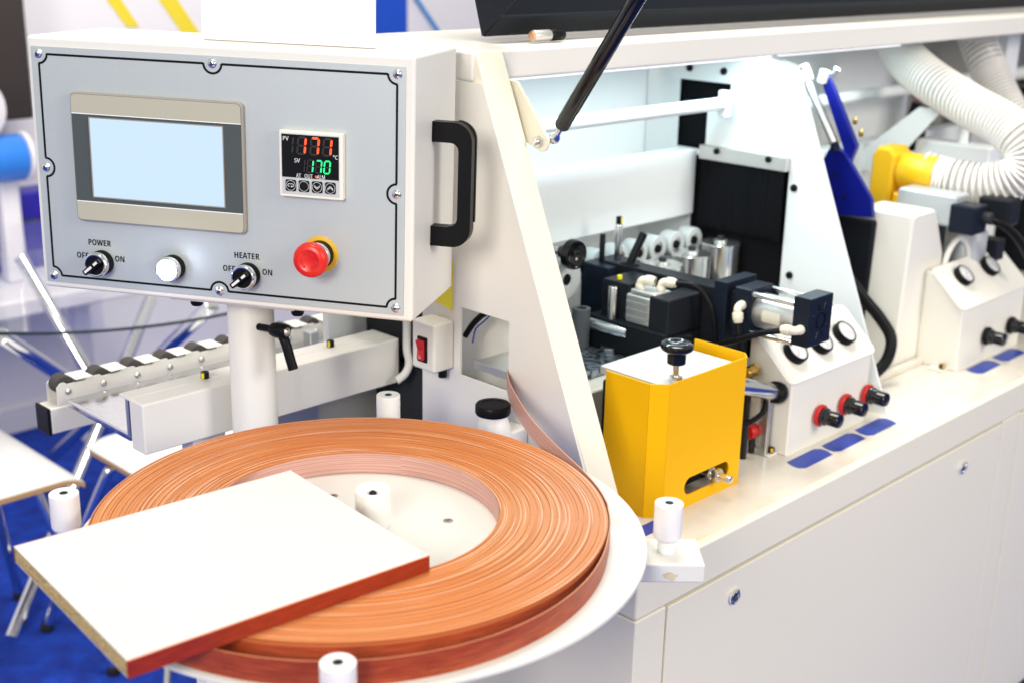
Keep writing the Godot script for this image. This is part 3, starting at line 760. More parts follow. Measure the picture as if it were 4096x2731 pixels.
func control_box() -> void:
	var u := Vector3(0.529, 0, 0.8486).normalized()
	var nn := Vector3(-0.8486, 0.0132, 0.5289).normalized()
	var up := nn.cross(u).normalized()
	var bas := Basis(u, up, nn).rotated(nn, deg_to_rad(-0.7))
	var t := thing("control_box", "cream control box with a grey operating panel on a round post", "control box", Transform3D(bas, Vector3(0.0790, 1.2246, -0.3435)))
	part(t, "housing", rbox(Vector3(0.472, 0.301, 0.170), 0.0045, 3), M.texture_paint, T(Vector3(0, 0, -0.085)))
	var pc := Vector3(-0.002, -0.002, 0)
	part(t, "face_plate", plate(rounded(0.4555, 0.2815, 0.001, 1), 0.0016, 0.0003), M.face_plate, T(pc + Vector3(0, 0, 0.0008)))
	# printed border line with notches round the screws
	var bx := 0.2185
	var by := 0.1325
	var zf := 0.00195
	var line := MB.new()
	var lw := 0.0026
	var seg := func(a: Vector2, b: Vector2):
		var d := (b - a).normalized() * lw / 2
		var s := Vector2(-d.y, d.x)
		line.add(plate([a - d * 0.0 - s, b - s, b + s, a + s], 0.0004), T(Vector3.ZERO))
	var arc := func(c: Vector2, r: float, a0: float, a1: float):
		for i in 10:
			var p := c + Vector2(cos(a0 + (a1 - a0) * i / 10.0), sin(a0 + (a1 - a0) * i / 10.0)) * r
			var q := c + Vector2(cos(a0 + (a1 - a0) * (i + 1) / 10.0), sin(a0 + (a1 - a0) * (i + 1) / 10.0)) * r
			seg.call(p, q)
	var nr := 0.0112
	var ix := bx - 0.0005
	var iy := by - 0.0005
	for sx in [-1.0, 1.0]:
		for sy in [-1.0, 1.0]:
			arc.call(Vector2(sx * bx, sy * by), nr, atan2(0.0, -sx), atan2(0.0, -sx) + (1 if sx * sy > 0 else -1) * PI / 2)
	for sy in [-1.0, 1.0]:
		seg.call(Vector2(-bx + nr, sy * iy), Vector2(-nr, sy * iy)); seg.call(Vector2(nr, sy * iy), Vector2(bx - nr, sy * iy))
		arc.call(Vector2(0, sy * by), nr, 0.0 if sy < 0 else PI, PI if sy < 0 else TAU)
	for sx in [-1.0, 1.0]:
		seg.call(Vector2(sx * ix, -by + nr), Vector2(sx * ix, -nr)); seg.call(Vector2(sx * ix, nr), Vector2(sx * ix, by - nr))
		arc.call(Vector2(sx * bx, 0), nr, PI / 2 if sx > 0 else -PI / 2, PI * 1.5 if sx > 0 else PI / 2)
	part(t, "border_line", line, M.print_black, T(pc + Vector3(0, 0, 0.00172)))
	for q in [[-1, 1], [0, 1], [1, 1], [-1, 0], [1, 0], [-1, -1], [0, -1], [1, -1]]:
		var sc := part(t, "screw", screw_mesh(0.0046), M.chrome, T(pc + Vector3(q[0] * bx, q[1] * by, 0.00165), ALONGZ.rotated(Vector3(0, 0, 1), q[0] * 0.5 + q[1] * 0.9)))
		part(sc, "recess", cross_mesh(0.0046), M.dark_iron)
	# touch screen
	var s := part(t, "touch_screen", plate(rounded(0.2155, 0.1513, 0.0065), 0.007, 0.0012), M.screen_side, T(Vector3(-0.0719, 0.0138, 0.0051)))
	s.set_meta("label", "grey touch screen with a blank pale blue display")
	var top := []
	for p in rounded(0.2120, 0.1478, 0.005): top.append(p)
	part(s, "front", plate(top, 0.0006), M.screen_dark, T(Vector3(0, 0, 0.0035)))
	var band := func(y0: float, y1: float, sg: float):
		var q := []
		for p in rounded(0.2116, 0.1474, 0.005): 
			q.append(Vector2(p.x, p.y if p.y * sg > 0 else sg * (0.0737 - (y1 - y0))))
		var cl := []
		for p in q:
			if cl.is_empty() or cl[-1].distance_to(p) > 1e-5: cl.append(p)
		var slim := []
		for p in cl:
			if absf(p.y - sg * (0.0737 - (y1 - y0))) > 1e-6 or absf(absf(p.x) - 0.1058) < 1e-5: slim.append(p)
		part(s, "band", plate(slim, 0.0008), M.screen_band, T(Vector3(0, 0, 0.0037)))
		part(s, "trim_line", rbox(Vector3(0.2116, 0.0011, 0.0008), 0.0001, 1), M.screen_line, T(Vector3(0, sg * (0.0737 - (y1 - y0)) - sg * 0.0006, 0.0038)))
	band.call(0.0, 0.0215, 1.0)
	band.call(0.0, 0.0215, -1.0)
	# display recessed in a thin frame
	part(s, "display", plate([Vector2(-0.083, -0.0459), Vector2(0.083, -0.0459), Vector2(0.083, 0.0459), Vector2(-0.083, 0.0459)], 0.0004), M.screen_glow, T(Vector3(0, 0.001, 0.0041)))
	for q in [[0, 0.0466, 0.168, 0.0011], [0, -0.0466, 0.168, 0.0011], [-0.0837, 0, 0.0011, 0.0942], [0.0837, 0, 0.0011, 0.0942]]:
		part(s, "display_frame", rbox(Vector3(q[2], q[3], 0.0016), 0.0001, 1), M.screen_side, T(Vector3(q[0], q[1] + 0.001, 0.0042)))
	# temperature controller
	var c := part(t, "temperature_controller", plate(rounded(0.0755, 0.0750, 0.0012, 2), 0.009, 0.0008), M.ivory_plastic, T(Vector3(0.1180, 0.0250, 0.0061)))
	c.set_meta("label", "small white temperature controller reading 171 and 170")
	part(c, "key_field", rbox(Vector3(0.0695, 0.0690, 0.0008), 0.0002, 1), M.key_grey, T(Vector3(-0.0005, 0, 0.0043)))
	part(c, "window", rbox(Vector3(0.0680, 0.0485, 0.0010), 0.0002, 1), M.lcd_glass, T(Vector3(-0.0005, 0.0092, 0.0046)))
	var z := 0.0053
	var dig := { "1": "bc", "7": "abc", "0": "abcdef" }
	var px := [-0.0100, 0.0055, 0.0205]
	for i in 3:
		var ch: String = "171"[i]
		part(c, "digit", seg7(dig[ch], 0.0185, 0.0090, 0.0026), M.led_red, T(Vector3(px[i] - 0.0005, 0.0215, z)))
		var off := ""
		for k in "abcdefg":
			if not k in dig[ch]: off += k
		part(c, "unlit_segments", seg7(off, 0.0185, 0.0090, 0.0022), M.led_off, T(Vector3(px[i] - 0.0005, 0.0215, z - 0.0001)))
	part(c, "unlit_segments", seg7("bc", 0.0185, 0.0090, 0.0022), M.led_off, T(Vector3(-0.0255, 0.0215, z - 0.0001)))
	var gx := [-0.0005, 0.0096, 0.0197]
	for i in 3:
		var ch: String = "170"[i]
		part(c, "digit", seg7(dig[ch], 0.0138, 0.0066, 0.0017), M.led_green, T(Vector3(gx[i], -0.0010, z)))
		var off := ""
		for k in "abcdefg":
			if not k in dig[ch]: off += k
		part(c, "unlit_segments", seg7(off, 0.0138, 0.0066, 0.0014), M.led_off, T(Vector3(gx[i], -0.0010, z - 0.0001)))
	part(c, "unlit_segments", seg7("bc", 0.0138, 0.0066, 0.0014), M.led_off, T(Vector3(-0.0105, -0.0010, z - 0.0001)))
	label3(c, "PV", 0.0027, Vector3(-0.0295, 0.0285, z), M.print_white)
	label3(c, "SV", 0.0027, Vector3(-0.0160, 0.0045, z), M.print_white)
	label3(c, "°C", 0.0028, Vector3(0.0297, 0.0108, z), M.print_white)
	label3(c, "AT", 0.0014, Vector3(-0.0145, -0.0125, z), M.print_white, 0.8)
	label3(c, "OUT", 0.0014, Vector3(-0.0025, -0.0125, z), M.print_white, 0.8)
	label3(c, "ALM", 0.0014, Vector3(0.0125, -0.0125, z), M.print_white, 0.8)
	part(c, "alarm_light", rbox(Vector3(0.0024, 0.0022, 0.0004), 0.0001, 1), M.led_red, T(Vector3(0.0066, -0.0125, z)))
	for i in 4:
		var k := part(c, "key", plate(rounded(0.0128, 0.0132, 0.002, 3), 0.0012, 0.0002), M.print_black, T(Vector3(-0.0240 + i * 0.0158, -0.0243, 0.0050)))
		part(k, "ring", ring_flat(0.0054, 0.0058), M.print_white, T(Vector3(0, 0, 0.00068)))
		var mk := MB.new()
		var bar := func(a: Vector2, b: Vector2):
			var d := (b - a).normalized() * 0.00028
			mk.add(plate([a + Vector2(d.y, -d.x), b + Vector2(d.y, -d.x), b + Vector2(-d.y, d.x), a + Vector2(-d.y, d.x)], 0.0002), Transform3D())
		if i == 0:
			for q in [[-0.0026, 0.0018, 0.0026, 0.0018], [-0.0026, -0.0012, -0.001, -0.0012], [0.0008, -0.0012, 0.0026, -0.0012], [0.0026, 0.0018, 0.0036, 0.0003], [0.0036, 0.0003, 0.0026, -0.0012], [-0.0026, 0.0018, -0.0036, 0.0003], [-0.0036, 0.0003, -0.0026, -0.0012], [0.0003, -0.0012, 0.0016, -0.0004], [0.0003, -0.0012, 0.0016, -0.0020]]: bar.call(Vector2(q[0], q[1]), Vector2(q[2], q[3]))
		if i >= 2:
			var sg := -1.0 if i == 2 else 1.0
			for dy in [-0.0007, 0.0007]:
				bar.call(Vector2(-0.0034, -sg * 0.0015 + dy), Vector2(0, sg * 0.0015 + dy)); bar.call(Vector2(0, sg * 0.0015 + dy), Vector2(0.0034, -sg * 0.0015 + dy))
		if i != 1: part(k, "symbol", mk, M.print_white, T(Vector3(0, 0, 0.0007)))
	# lettering
	for q in [["POWER", -0.1563, -0.0890], ["OFF", -0.1795, -0.1062], ["ON", -0.1303, -0.1068], ["HEATER", 0.0334, -0.0886], ["OFF", 0.0108, -0.1058], ["ON", 0.0591, -0.1062]]:
		label3(t, q[0], 0.0070, Vector3(q[1], q[2], 0.00175), M.print_black, 0.90, 700)
	# selector switches
	for q in [[-0.1535, -0.1125], [0.0352, -0.1112]]:
		var w := part(t, "selector_switch", lathe([Vector2(0, 0), Vector2(0.0150, 0), Vector2(0.0150, 0.0095), Vector2(0.0142, 0.0105), Vector2(0.0130, 0.0105), Vector2(0, 0.0105)], 36), M.black_plastic, T(Vector3(q[0], q[1], 0.0017), ALONGZ))
		w.set_meta("label", "black and chrome selector switch turned to OFF")
		part(w, "bezel", lathe([Vector2(0.0110, 0.0105), Vector2(0.0146, 0.0106), Vector2(0.0149, 0.0120), Vector2(0.0149, 0.0160), Vector2(0.0140, 0.0180), Vector2(0.0130, 0.0186), Vector2(0.0118, 0.0184), Vector2(0.0114, 0.0170), Vector2(0.0110, 0.0150)], 40), M.chrome)
		part(w, "knob", lathe([Vector2(0, 0.0165), Vector2(0.0112, 0.0165), Vector2(0.0112, 0.0140)], 32), M.black_plastic)
		var hb := Basis(Vector3(0, 1, 0), deg_to_rad(40.0))
		part(w, "lever", rbox(Vector3(0.0260, 0.0100, 0.0068), 0.0015), M.black_plastic, T(hb * Vector3(-0.0022, 0.0, 0) + Vector3(0, 0.0205, 0), hb))
		part(w, "pointer", rbox(Vector3(0.0118, 0.0006, 0.0030), 0.0002, 1), M.print_white, T(hb * Vector3(-0.0065, 0.0, 0) + Vector3(0, 0.0256, 0), hb))
		part(w, "pointer", rbox(Vector3(0.0062, 0.0006, 0.0030), 0.0002, 1), M.print_white, T(hb * Vector3(0.0062, 0.0, 0) + Vector3(0, 0.0256, 0), hb))
	# illuminated button
	var lb := part(t, "indicator_lamp", lathe([Vector2(0, 0), Vector2(0.0150, 0), Vector2(0.0150, 0.0090), Vector2(0.0142, 0.0100), Vector2(0, 0.0100)], 36), M.black_plastic, T(Vector3(-0.0600, -0.1100, 0.0017), ALONGZ))
	lb.set_meta("label", "round white indicator lamp, lit")
	part(lb, "bezel", lathe([Vector2(0.0120, 0.0100), Vector2(0.0145, 0.0101), Vector2(0.0148, 0.0115), Vector2(0.0148, 0.0165), Vector2(0.0141, 0.0186), Vector2(0.0131, 0.0190), Vector2(0.0124, 0.0180), Vector2(0.0120, 0.0150)], 40), M.chrome)
	part(lb, "lamp_lens", lathe([Vector2(0, 0.0184), Vector2(0.0090, 0.0182), Vector2(0.0116, 0.0174), Vector2(0.0121, 0.0160), Vector2(0.0121, 0.0120)], 36), M.lamp_white)
	var ol := OmniLight3D.new()
	ol.name = "button_light"; ol.light_energy = 0.0015; ol.light_color = Color(0.86, 0.9, 1.0); ol.light_size = 0.010; ol.omni_range = 2.0; ol.shadow_enabled = true
	lb.add_child(ol); ol.position = Vector3(0, 0.032, 0)
	# emergency stop
	var e := part(t, "emergency_stop", cyl(0.0214, 0.0012, 0.0003, 48), M.signal_yellow, T(Vector3(0.1253, -0.0785, 0.0016), ALONGZ))
	e.set_meta("label", "red mushroom emergency stop on a yellow collar")
	part(e, "collar", lathe([Vector2(0, 0.0013), Vector2(0.0165, 0.0013), Vector2(0.0165, 0.0090), Vector2(0.0155, 0.0098), Vector2(0, 0.0098)], 36), M.black_plastic)
	part(e, "chrome_ring", lathe([Vector2(0.0100, 0.0099), Vector2(0.0158, 0.0099), Vector2(0.0158, 0.0160), Vector2(0.0148, 0.0175), Vector2(0.0100, 0.0175)], 36), M.chrome)
	var kn := MB.new()
	var prof := [Vector2(0.0110, 0.0150), Vector2(0.0110, 0.0230), Vector2(0.0165, 0.0240), Vector2(0.0192, 0.0252), Vector2(0.0196, 0.0270), Vector2(0.0196, 0.0335), Vector2(0.0190, 0.0360), Vector2(0.0172, 0.0378), Vector2(0.0130, 0.0384), Vector2(0.0120, 0.0376), Vector2(0, 0.0372)]
	kn.add(lathe(prof, 60), Transform3D())
	for k in 44:
		var a := TAU * k / 44
		kn.add(rbox(Vector3(0.0012, 0.0066, 0.0014), 0.0004, 1), T(Vector3(cos(a) * 0.0196, 0.0300, sin(a) * 0.0196), Basis(Vector3.UP, -a)))
	var kb := part(e, "button", kn, M.red_plastic)
	for k in 3:
		var am := MB.new()
		for i in 6:
			var a0 := TAU * k / 3 + 0.3 + i * 0.17
			am.add(rbox(Vector3(0.0013, 0.0010, 0.0018), 0.0003, 1), T(Vector3(cos(a0) * 0.0085, 0.0374, sin(a0) * 0.0085), Basis(Vector3.UP, -a0)))
		am.add(plate([Vector2(-0.0020, 0), Vector2(0.0020, 0), Vector2(0, 0.0030)], 0.0010, 0.0002), T(Vector3(cos(TAU * k / 3 + 0.2) * 0.0085, 0.0374, sin(TAU * k / 3 + 0.2) * 0.0085), Basis(Vector3.UP, -(TAU * k / 3 + 0.2)) * Basis(Vector3(1, 0, 0), Vector3(0, 0, -1), Vector3(0, 1, 0))))
		part(kb, "turn_arrow", am, M.red_dark)
	# handle on the right side: two legs and a grip, open channel on its outer side
	var hp := [Vector2(0.0, 0.0725), Vector2(0.026, 0.0725)] + circle(0.022, Vector2(0.026, 0.0505), 8, PI / 2, 0.0) + circle(0.022, Vector2(0.026, -0.0515), 8, 0.0, -PI / 2) + [Vector2(0.0, -0.0735), Vector2(0.0, -0.0500), Vector2(0.020, -0.0500)] + circle(0.010, Vector2(0.022, -0.0390), 6, -PI / 2, 0.0) + circle(0.010, Vector2(0.022, 0.0390), 6, 0.0, PI / 2) + [Vector2(0.020, 0.0490), Vector2(0.0, 0.0490)]
	var h := part(t, "handle", plate(hp, 0.0165, 0.0012), M.black_plastic, T(Vector3(0.2362, 0.0, -0.0755)))
	h.set_meta("label", "black plastic pull handle")
	part(h, "rib", plate([Vector2(0.026, 0.0722)] + circle(0.0218, Vector2(0.026, 0.0505), 8, PI / 2, 0.0) + [Vector2(0.0478, -0.046), Vector2(0.0440, -0.046), Vector2(0.0440, 0.050), Vector2(0.026, 0.067)], 0.0045, 0.0005), M.black_plastic, T(Vector3(0.0012, 0.001, -0.0107)))
	# fixing plate, post and clamp lever
	part(t, "fixing_plate", rbox(Vector3(0.160, 0.005, 0.11), 0.001), M.texture_paint, T(Vector3(0.004, -0.1532, -0.0700)))
	for x in [-0.054, 0.078]:
		part(t, "cap_nut", lathe([Vector2(0, -0.013), Vector2(0.006, -0.0125), Vector2(0.0078, -0.010), Vector2(0.0078, -0.001), Vector2(0, -0.001)], 20), M.black_plastic, T(Vector3(x, -0.1556, -0.0420)))
	var post := part(t, "post", cyl(0.029, 1.05, 0.001, 48), M.cream_smooth, along(Vector3(0.0, -0.1555, -0.0780), Vector3(0.0, -0.1555, -0.0780) + bas.inverse() * Vector3.DOWN))
	post.set_meta("label", "round cream post under the control box")
	var inv := t.transform.affine_inverse()
	var p0: Vector3 = inv * Vector3(0.1345, 1.0312, -0.357)
	var p1: Vector3 = inv * Vector3(0.142, 1.033, -0.318)
	var p2: Vector3 = inv * Vector3(0.146, 0.987, -0.303)
	var cl := part(t, "clamp_lever", lathe([Vector2(0, 0), Vector2(0.0045, 0), Vector2(0.0045, 0.022), Vector2(0.0080, 0.024), Vector2(0.0095, 0.030), Vector2(0.0095, 0.044), Vector2(0.0080, 0.047), Vector2(0.0050, 0.048), Vector2(0, 0.048)], 22), M.black_plastic, along(p0, p1))
	var cinv := cl.transform.affine_inverse()
	part(cl, "lever_arm", tube(curve([cinv * p1 + Vector3(0, -0.004, 0), cinv * p1.lerp(p2, 0.3), cinv * p1.lerp(p2, 0.7), cinv * p2], 0.004), 0.0062, 14), M.black_plastic)
	part(cl, "screw", screw_mesh(0.0045), M.zinc, T(Vector3(0, 0.048, 0)))
	# blank card standing on the box
	var sg := thing("blank_sign", "blank white card standing on top of the control box", "sign", Transform3D(bas, t.transform * Vector3(0.061, 0.1506, -0.066)))
	part(sg, "card", plate(rounded(0.214, 0.36, 0.003, 2), 0.0022, 0.0003), M.sign_white, T(Vector3(0, 0.1806, 0)))
	part(sg, "foot", rbox(Vector3(0.214, 0.0022, 0.04), 0.0005), M.sign_white, T(Vector3(0, 0.0012, -0.0215)))

# ---------------------------------------------------------------- turntable with guide rollers
func turntable() -> void:
	var t := thing("tape_turntable", "round white turntable on arms with white guide rollers", "turntable", T(Vector3(0.005, 0, 0.009)))
	part(t, "disc", lathe([Vector2(0, 0.9216), Vector2(0.281, 0.9216), Vector2(0.2828, 0.9225), Vector2(0.283, 0.9245), Vector2(0.2824, 0.9260), Vector2(0.2805, 0.9266), Vector2(0, 0.9266)], 160), M.disc_white)
	part(t, "hub", cyl(0.05, 0.03, 0.002, 32), M.cream_smooth, T(Vector3(0, 0.889, 0)))
	var col := part(t, "stand", lathe([Vector2(0.20, 0.0), Vector2(0.20, 0.015), Vector2(0.05, 0.03), Vector2(0.035, 0.05), Vector2(0.035, 0.886), Vector2(0, 0.886)], 32), M.cream_smooth)
	col.set_meta("label", "round cream column on a floor plate")
	for q in [[0.0790, -0.062 + 0.1, 0.0], [-0.055, -0.02, 0.0], [0.03, -0.09, 0.0]]:
		var sc := part(t, "screw", lathe([Vector2(0, 0.0006), Vector2(0.0035, 0.0006), Vector2(0.0052, 0.0003), Vector2(0.0055, -0.001)], 20), M.zinc, T(Vector3(q[0], 0.9269, q[1])))
		part(sc, "recess", rbox(Vector3(0.005, 0.0004, 0.0012), 0.0001, 1), M.dark_iron, T(Vector3(0, 0.0006, 0)))
	var body := lathe([Vector2(0.0030, 0.038), Vector2(0.0042, 0.0470), Vector2(0.0046, 0.0480), Vector2(0.0138, 0.0480), Vector2(0.0145, 0.0472), Vector2(0.0145, 0.0130), Vector2(0.0138, 0.0108), Vector2(0.0118, 0.0085), Vector2(0.0094, 0.0078), Vector2(0.0092, -0.0055), Vector2(0.0080, -0.0062), Vector2(0, -0.0062)], 40).mesh()
	var pin := lathe([Vector2(0, 0.043), Vector2(0.0040, 0.043), Vector2(0.0040, 0.0), Vector2(0.0052, -0.005), Vector2(0.0052, -0.0115), Vector2(0, -0.0115)], 20).mesh()
	var spots := [[0.2205, 0.2110, "white roller on the arm beside the yellow guard"], [-0.2085, -0.2150, "white roller left of the board"], [0.2140, -0.2190, "white roller behind the tape coil"], [-0.2015, 0.2190, "white roller in front of the tape coil"]]
	for q in spots:
		var dir := Vector3(q[0], 0, q[1]).normalized()
		var ab := Basis(dir, Vector3.UP, dir.cross(Vector3.UP))
		var ln := Vector2(q[0], q[1]).length() + (0.035 if q[0] > 0 and q[1] > 0 else 0.013)
		var arm := part(t, "arm", rbox(Vector3(ln, 0.0205, 0.058 if q[0] > 0 and q[1] > 0 else 0.032), 0.0022), M.texture_paint, T(dir * (ln / 2) + Vector3(0, 0.8978 - 0.0 , 0), ab))
		if q[0] > 0 and q[1] > 0:
			var st := []
			for k in 14: st.append(Vector2(cos(TAU * k / 14) * (0.007 + 0.002 * sin(k * 2.3)), sin(TAU * k / 14) * (0.0042 + 0.0012 * cos(k * 1.7))))
			part(arm, "stain", plate(st, 0.0002), M.rust_mark, T(Vector3(ln / 2 - 0.034, -0.003, 0.02915)))
		var r := part(t, "guide_roller", body, M.nylon, T(Vector3(q[0], 0.9138, q[1])))
		r.set_meta("label", q[2])
		part(r, "pin", pin, M.black_metal, T(Vector3(0, 0.0052, 0)))
	var cr := part(t, "centre_roller", lathe([Vector2(0.0030, 0.028), Vector2(0.0060, 0.0345), Vector2(0.0066, 0.0353), Vector2(0.0165, 0.0390), Vector2(0.0177, 0.0380), Vector2(0.0180, 0.0365), Vector2(0.0180, 0.0), Vector2(0, 0)], 48), M.nylon, T(Vector3(0.018, 0.9268, -0.008)))
	cr.set_meta("label", "white roller standing in the coil's open middle")
	part(cr, "bolt", lathe([Vector2(0, 0.0375), Vector2(0.002, 0.0370), Vector2(0.0035, 0.0355), Vector2(0.004, 0.033), Vector2(0.004, 0.028)], 16), M.black_metal)

# ---------------------------------------------------------------- coil of edging tape
func ribbon(path: Array, y0, h: float, th: float, side: int) -> MB:
	# side 0 = left face (inner), 1 = right face, 2 = top and bottom rims; path in (x,z)
	var mb := MB.new()
	var L := 0.0
	for i in path.size() - 1:
		var a: Vector2 = path[i]; var b: Vector2 = path[i + 1]
		var ta: Vector2 = (path[mini(i + 1, path.size() - 1)] - path[maxi(i - 1, 0)]).normalized()
		var tb: Vector2 = (path[mini(i + 2, path.size() - 1)] - path[i]).normalized()
		var na := Vector3(-ta.y, 0, ta.x); var nb := Vector3(-tb.y, 0, tb.x)
		var ya: float = y0[i] if y0 is Array else y0
		var yb: float = y0[i + 1] if y0 is Array else y0
		var A := Vector3(a.x, ya, a.y); var B := Vector3(b.x, yb, b.y)
		var l2 := L + a.distance_to(b)
		var H := Vector3(0, h, 0)
		if side < 2:
			var s := 0.5 if side == 1 else -0.5
			var p := na * th * s; var q := nb * th * s
			var ua := Vector2(L * 6.0, 0); var ub := Vector2(l2 * 6.0, 0); var d := Vector2(0, 1)
			mb.tri(A + p, B + q, B + q + H, na * s * 2, nb * s * 2, nb * s * 2, ua, ub, ub + d)
			mb.tri(A + p, B + q + H, A + p + H, na * s * 2, nb * s * 2, na * s * 2, ua, ub + d, ua + d)
		else:
			mb.quad(A - na * th / 2 + H, B - nb * th / 2 + H, B + nb * th / 2 + H, A + na * th / 2 + H, Vector3.UP)
			mb.quad(A - na * th / 2, B - nb * th / 2, B + nb * th / 2, A + na * th / 2, Vector3.DOWN)
		L = l2
	return mb

func tape_coil() -> void:
	var t := thing("edging_tape_coil", "large flat coil of orange brown edging tape lying on the turntable", "tape coil", T(Vector3(0, 0.9270, 0)))
	var H := 0.0230
	var r0 := 0.1455
	var r1 := 0.2540
	var turns := 150
	var dr := (r1 - r0) / turns
	var segs := 200
	var nz := FastNoiseLite.new(); nz.seed = 4; nz.frequency = 0.6; nz.fractal_octaves = 2
	var big := FastNoiseLite.new(); big.seed = 9; big.frequency = 1.2
	var mb := MB.new()
	var next_pale := 1
	var next_deep := 3
	for k in turns:
		var ra := r0 + k * dr
		var rb := ra + dr * 0.90
		var hr := H + nz.get_noise_1d(k * 7.7) * 0.0003 + nz.get_noise_1d(k * 0.9) * 0.0003
		var pale := k >= next_pale
		if pale: next_pale = k + rng.randi_range(3, 7)
		if k == next_deep:                                          # a turn that sits deeper
			hr -= rng.randf_range(0.0006, 0.0013)
			next_deep = k + rng.randi_range(5, 12)
		var reach := rng.randf_range(-0.35, 0.25)
		var ph := rng.randf() * 100.0
		var base := Color(0.590, 0.205, 0.052).lerp(Color(0.615, 0.235, 0.064), rng.randf())
		for i in segs:
			var a := TAU * i / segs
			var b := TAU * (i + 1) / segs
			var ca := Vector3(cos(a), 0, sin(a)); var cb := Vector3(cos(b), 0, sin(b))
			var wob := nz.get_noise_2d(cos(a) * 1.5 + ph, sin(a) * 1.5) * 0.0004
			var w2 := nz.get_noise_2d(cos(b) * 1.5 + ph, sin(b) * 1.5) * 0.0004
			var f := nz.get_noise_2d(cos(a) * 1.1 + ph, sin(a) * 1.1 + k)
			var m := base.lerp(Color(0.64, 0.28, 0.10), clampf(big.get_noise_3d(cos(a) * 0.8, sin(a) * 0.8, k * 0.006) * 0.7 + 0.15, 0, 0.5))
			if pale and f > reach: m = m.lerp(Color(0.86, 0.64, 0.48), clampf((f - reach) * 4.0, 0, 0.85))
			mb.col = m
			var ya := Vector3(0, hr + wob, 0); var yb := Vector3(0, hr + w2, 0)
			mb.quad(ca * ra + ya, cb * ra + yb, cb * rb + yb, ca * rb + ya, Vector3.UP)
			# walls between neighbouring turns, 2 mm deep
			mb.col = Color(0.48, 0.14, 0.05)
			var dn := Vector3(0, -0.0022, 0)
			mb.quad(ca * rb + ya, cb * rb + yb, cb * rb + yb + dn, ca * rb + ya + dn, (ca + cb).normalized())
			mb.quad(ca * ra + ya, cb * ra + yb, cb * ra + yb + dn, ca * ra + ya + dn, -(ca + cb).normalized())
	# floor of the grooves
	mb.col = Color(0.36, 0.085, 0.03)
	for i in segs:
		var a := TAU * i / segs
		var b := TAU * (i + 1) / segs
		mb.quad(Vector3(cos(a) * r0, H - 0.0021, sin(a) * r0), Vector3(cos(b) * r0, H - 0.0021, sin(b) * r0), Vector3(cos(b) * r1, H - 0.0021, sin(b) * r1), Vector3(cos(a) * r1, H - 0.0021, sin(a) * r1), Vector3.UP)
	var w := part(t, "windings", mb, M.tape_edges)
	w.set_meta("kind", "stuff")
	var inner := []
	var outer := []
	for i in 241:
		var a := TAU * i / 240
		inner.append(Vector2(cos(a), sin(a)) * (r0 - 0.0003))
		outer.append(Vector2(cos(a), sin(a)) * (r1 - 0.0001))
	part(t, "inner_turn", ribbon(inner, 0.0, H - 0.0002, 0.0004, 0), M.tape_back).set_meta("label", "pale primer side of the innermost turn")
	part(t, "inner_turn_face", ribbon(inner, 0.0, H - 0.0002, 0.0004, 1), M.tape_back)
	part(t, "outer_turn", ribbon(outer, 0.0, H - 0.0004, 0.0004, 1), M.tape_face)
	# loose outer turn, then the free end running to the slot in the end panel
	var path := []
	var ys := []
	for i in 191:
		var d := deg_to_rad(lerpf(335.0, 42.0, i / 190.0))
		var k := clampf((rad_to_deg(d) - 56.0) / 150.0, 0, 1)
		var r := 0.2552 + 0.0252 * pow(sin(PI * k), 1.25)
		path.append(Vector2(cos(d) * r, sin(d) * r))
		ys.append(0.0)
	var c := curve([Vector3(path[-1].x, 0, path[-1].y), Vector3(0.2000, 0.0, 0.1600), Vector3(0.2216, 0.0002, 0.1285), Vector3(0.2405, 0.0015, 0.0905), Vector3(0.2595, 0.0055, 0.0386), Vector3(0.2845, 0.0115, -0.0244), Vector3(0.309, 0.0165, -0.071), Vector3(0.3385, 0.0215, -0.1185), Vector3(0.3625, 0.0238, -0.1475), Vector3(0.3740, 0.0242, -0.1560), Vector3(0.40, 0.0245, -0.160), Vector3(0.44, 0.0245, -0.161)], 0.005)
	for p in c.slice(1):
		path.append(Vector2(p.x, p.z)); ys.append(p.y)
	# left of the travel direction is the side facing away from the coil's centre here
	var lf := part(t, "loose_turn", ribbon(path, ys, H, 0.0010, 1), M.tape_face)
	lf.set_meta("label", "loose outer turn running off to the machine slot")
	var lb := part(t, "loose_turn_back", ribbon(path, ys, H, 0.0010, 0), M.tape_back)
	lb.set_meta("label", "pale back of the loose turn")
	var rim := ribbon(path, ys, H, 0.0010, 2)
	for i in rim.c.size(): rim.c[i] = Color(0.68, 0.27, 0.11)
	part(t, "loose_turn_rim", rim, M.tape_edges)

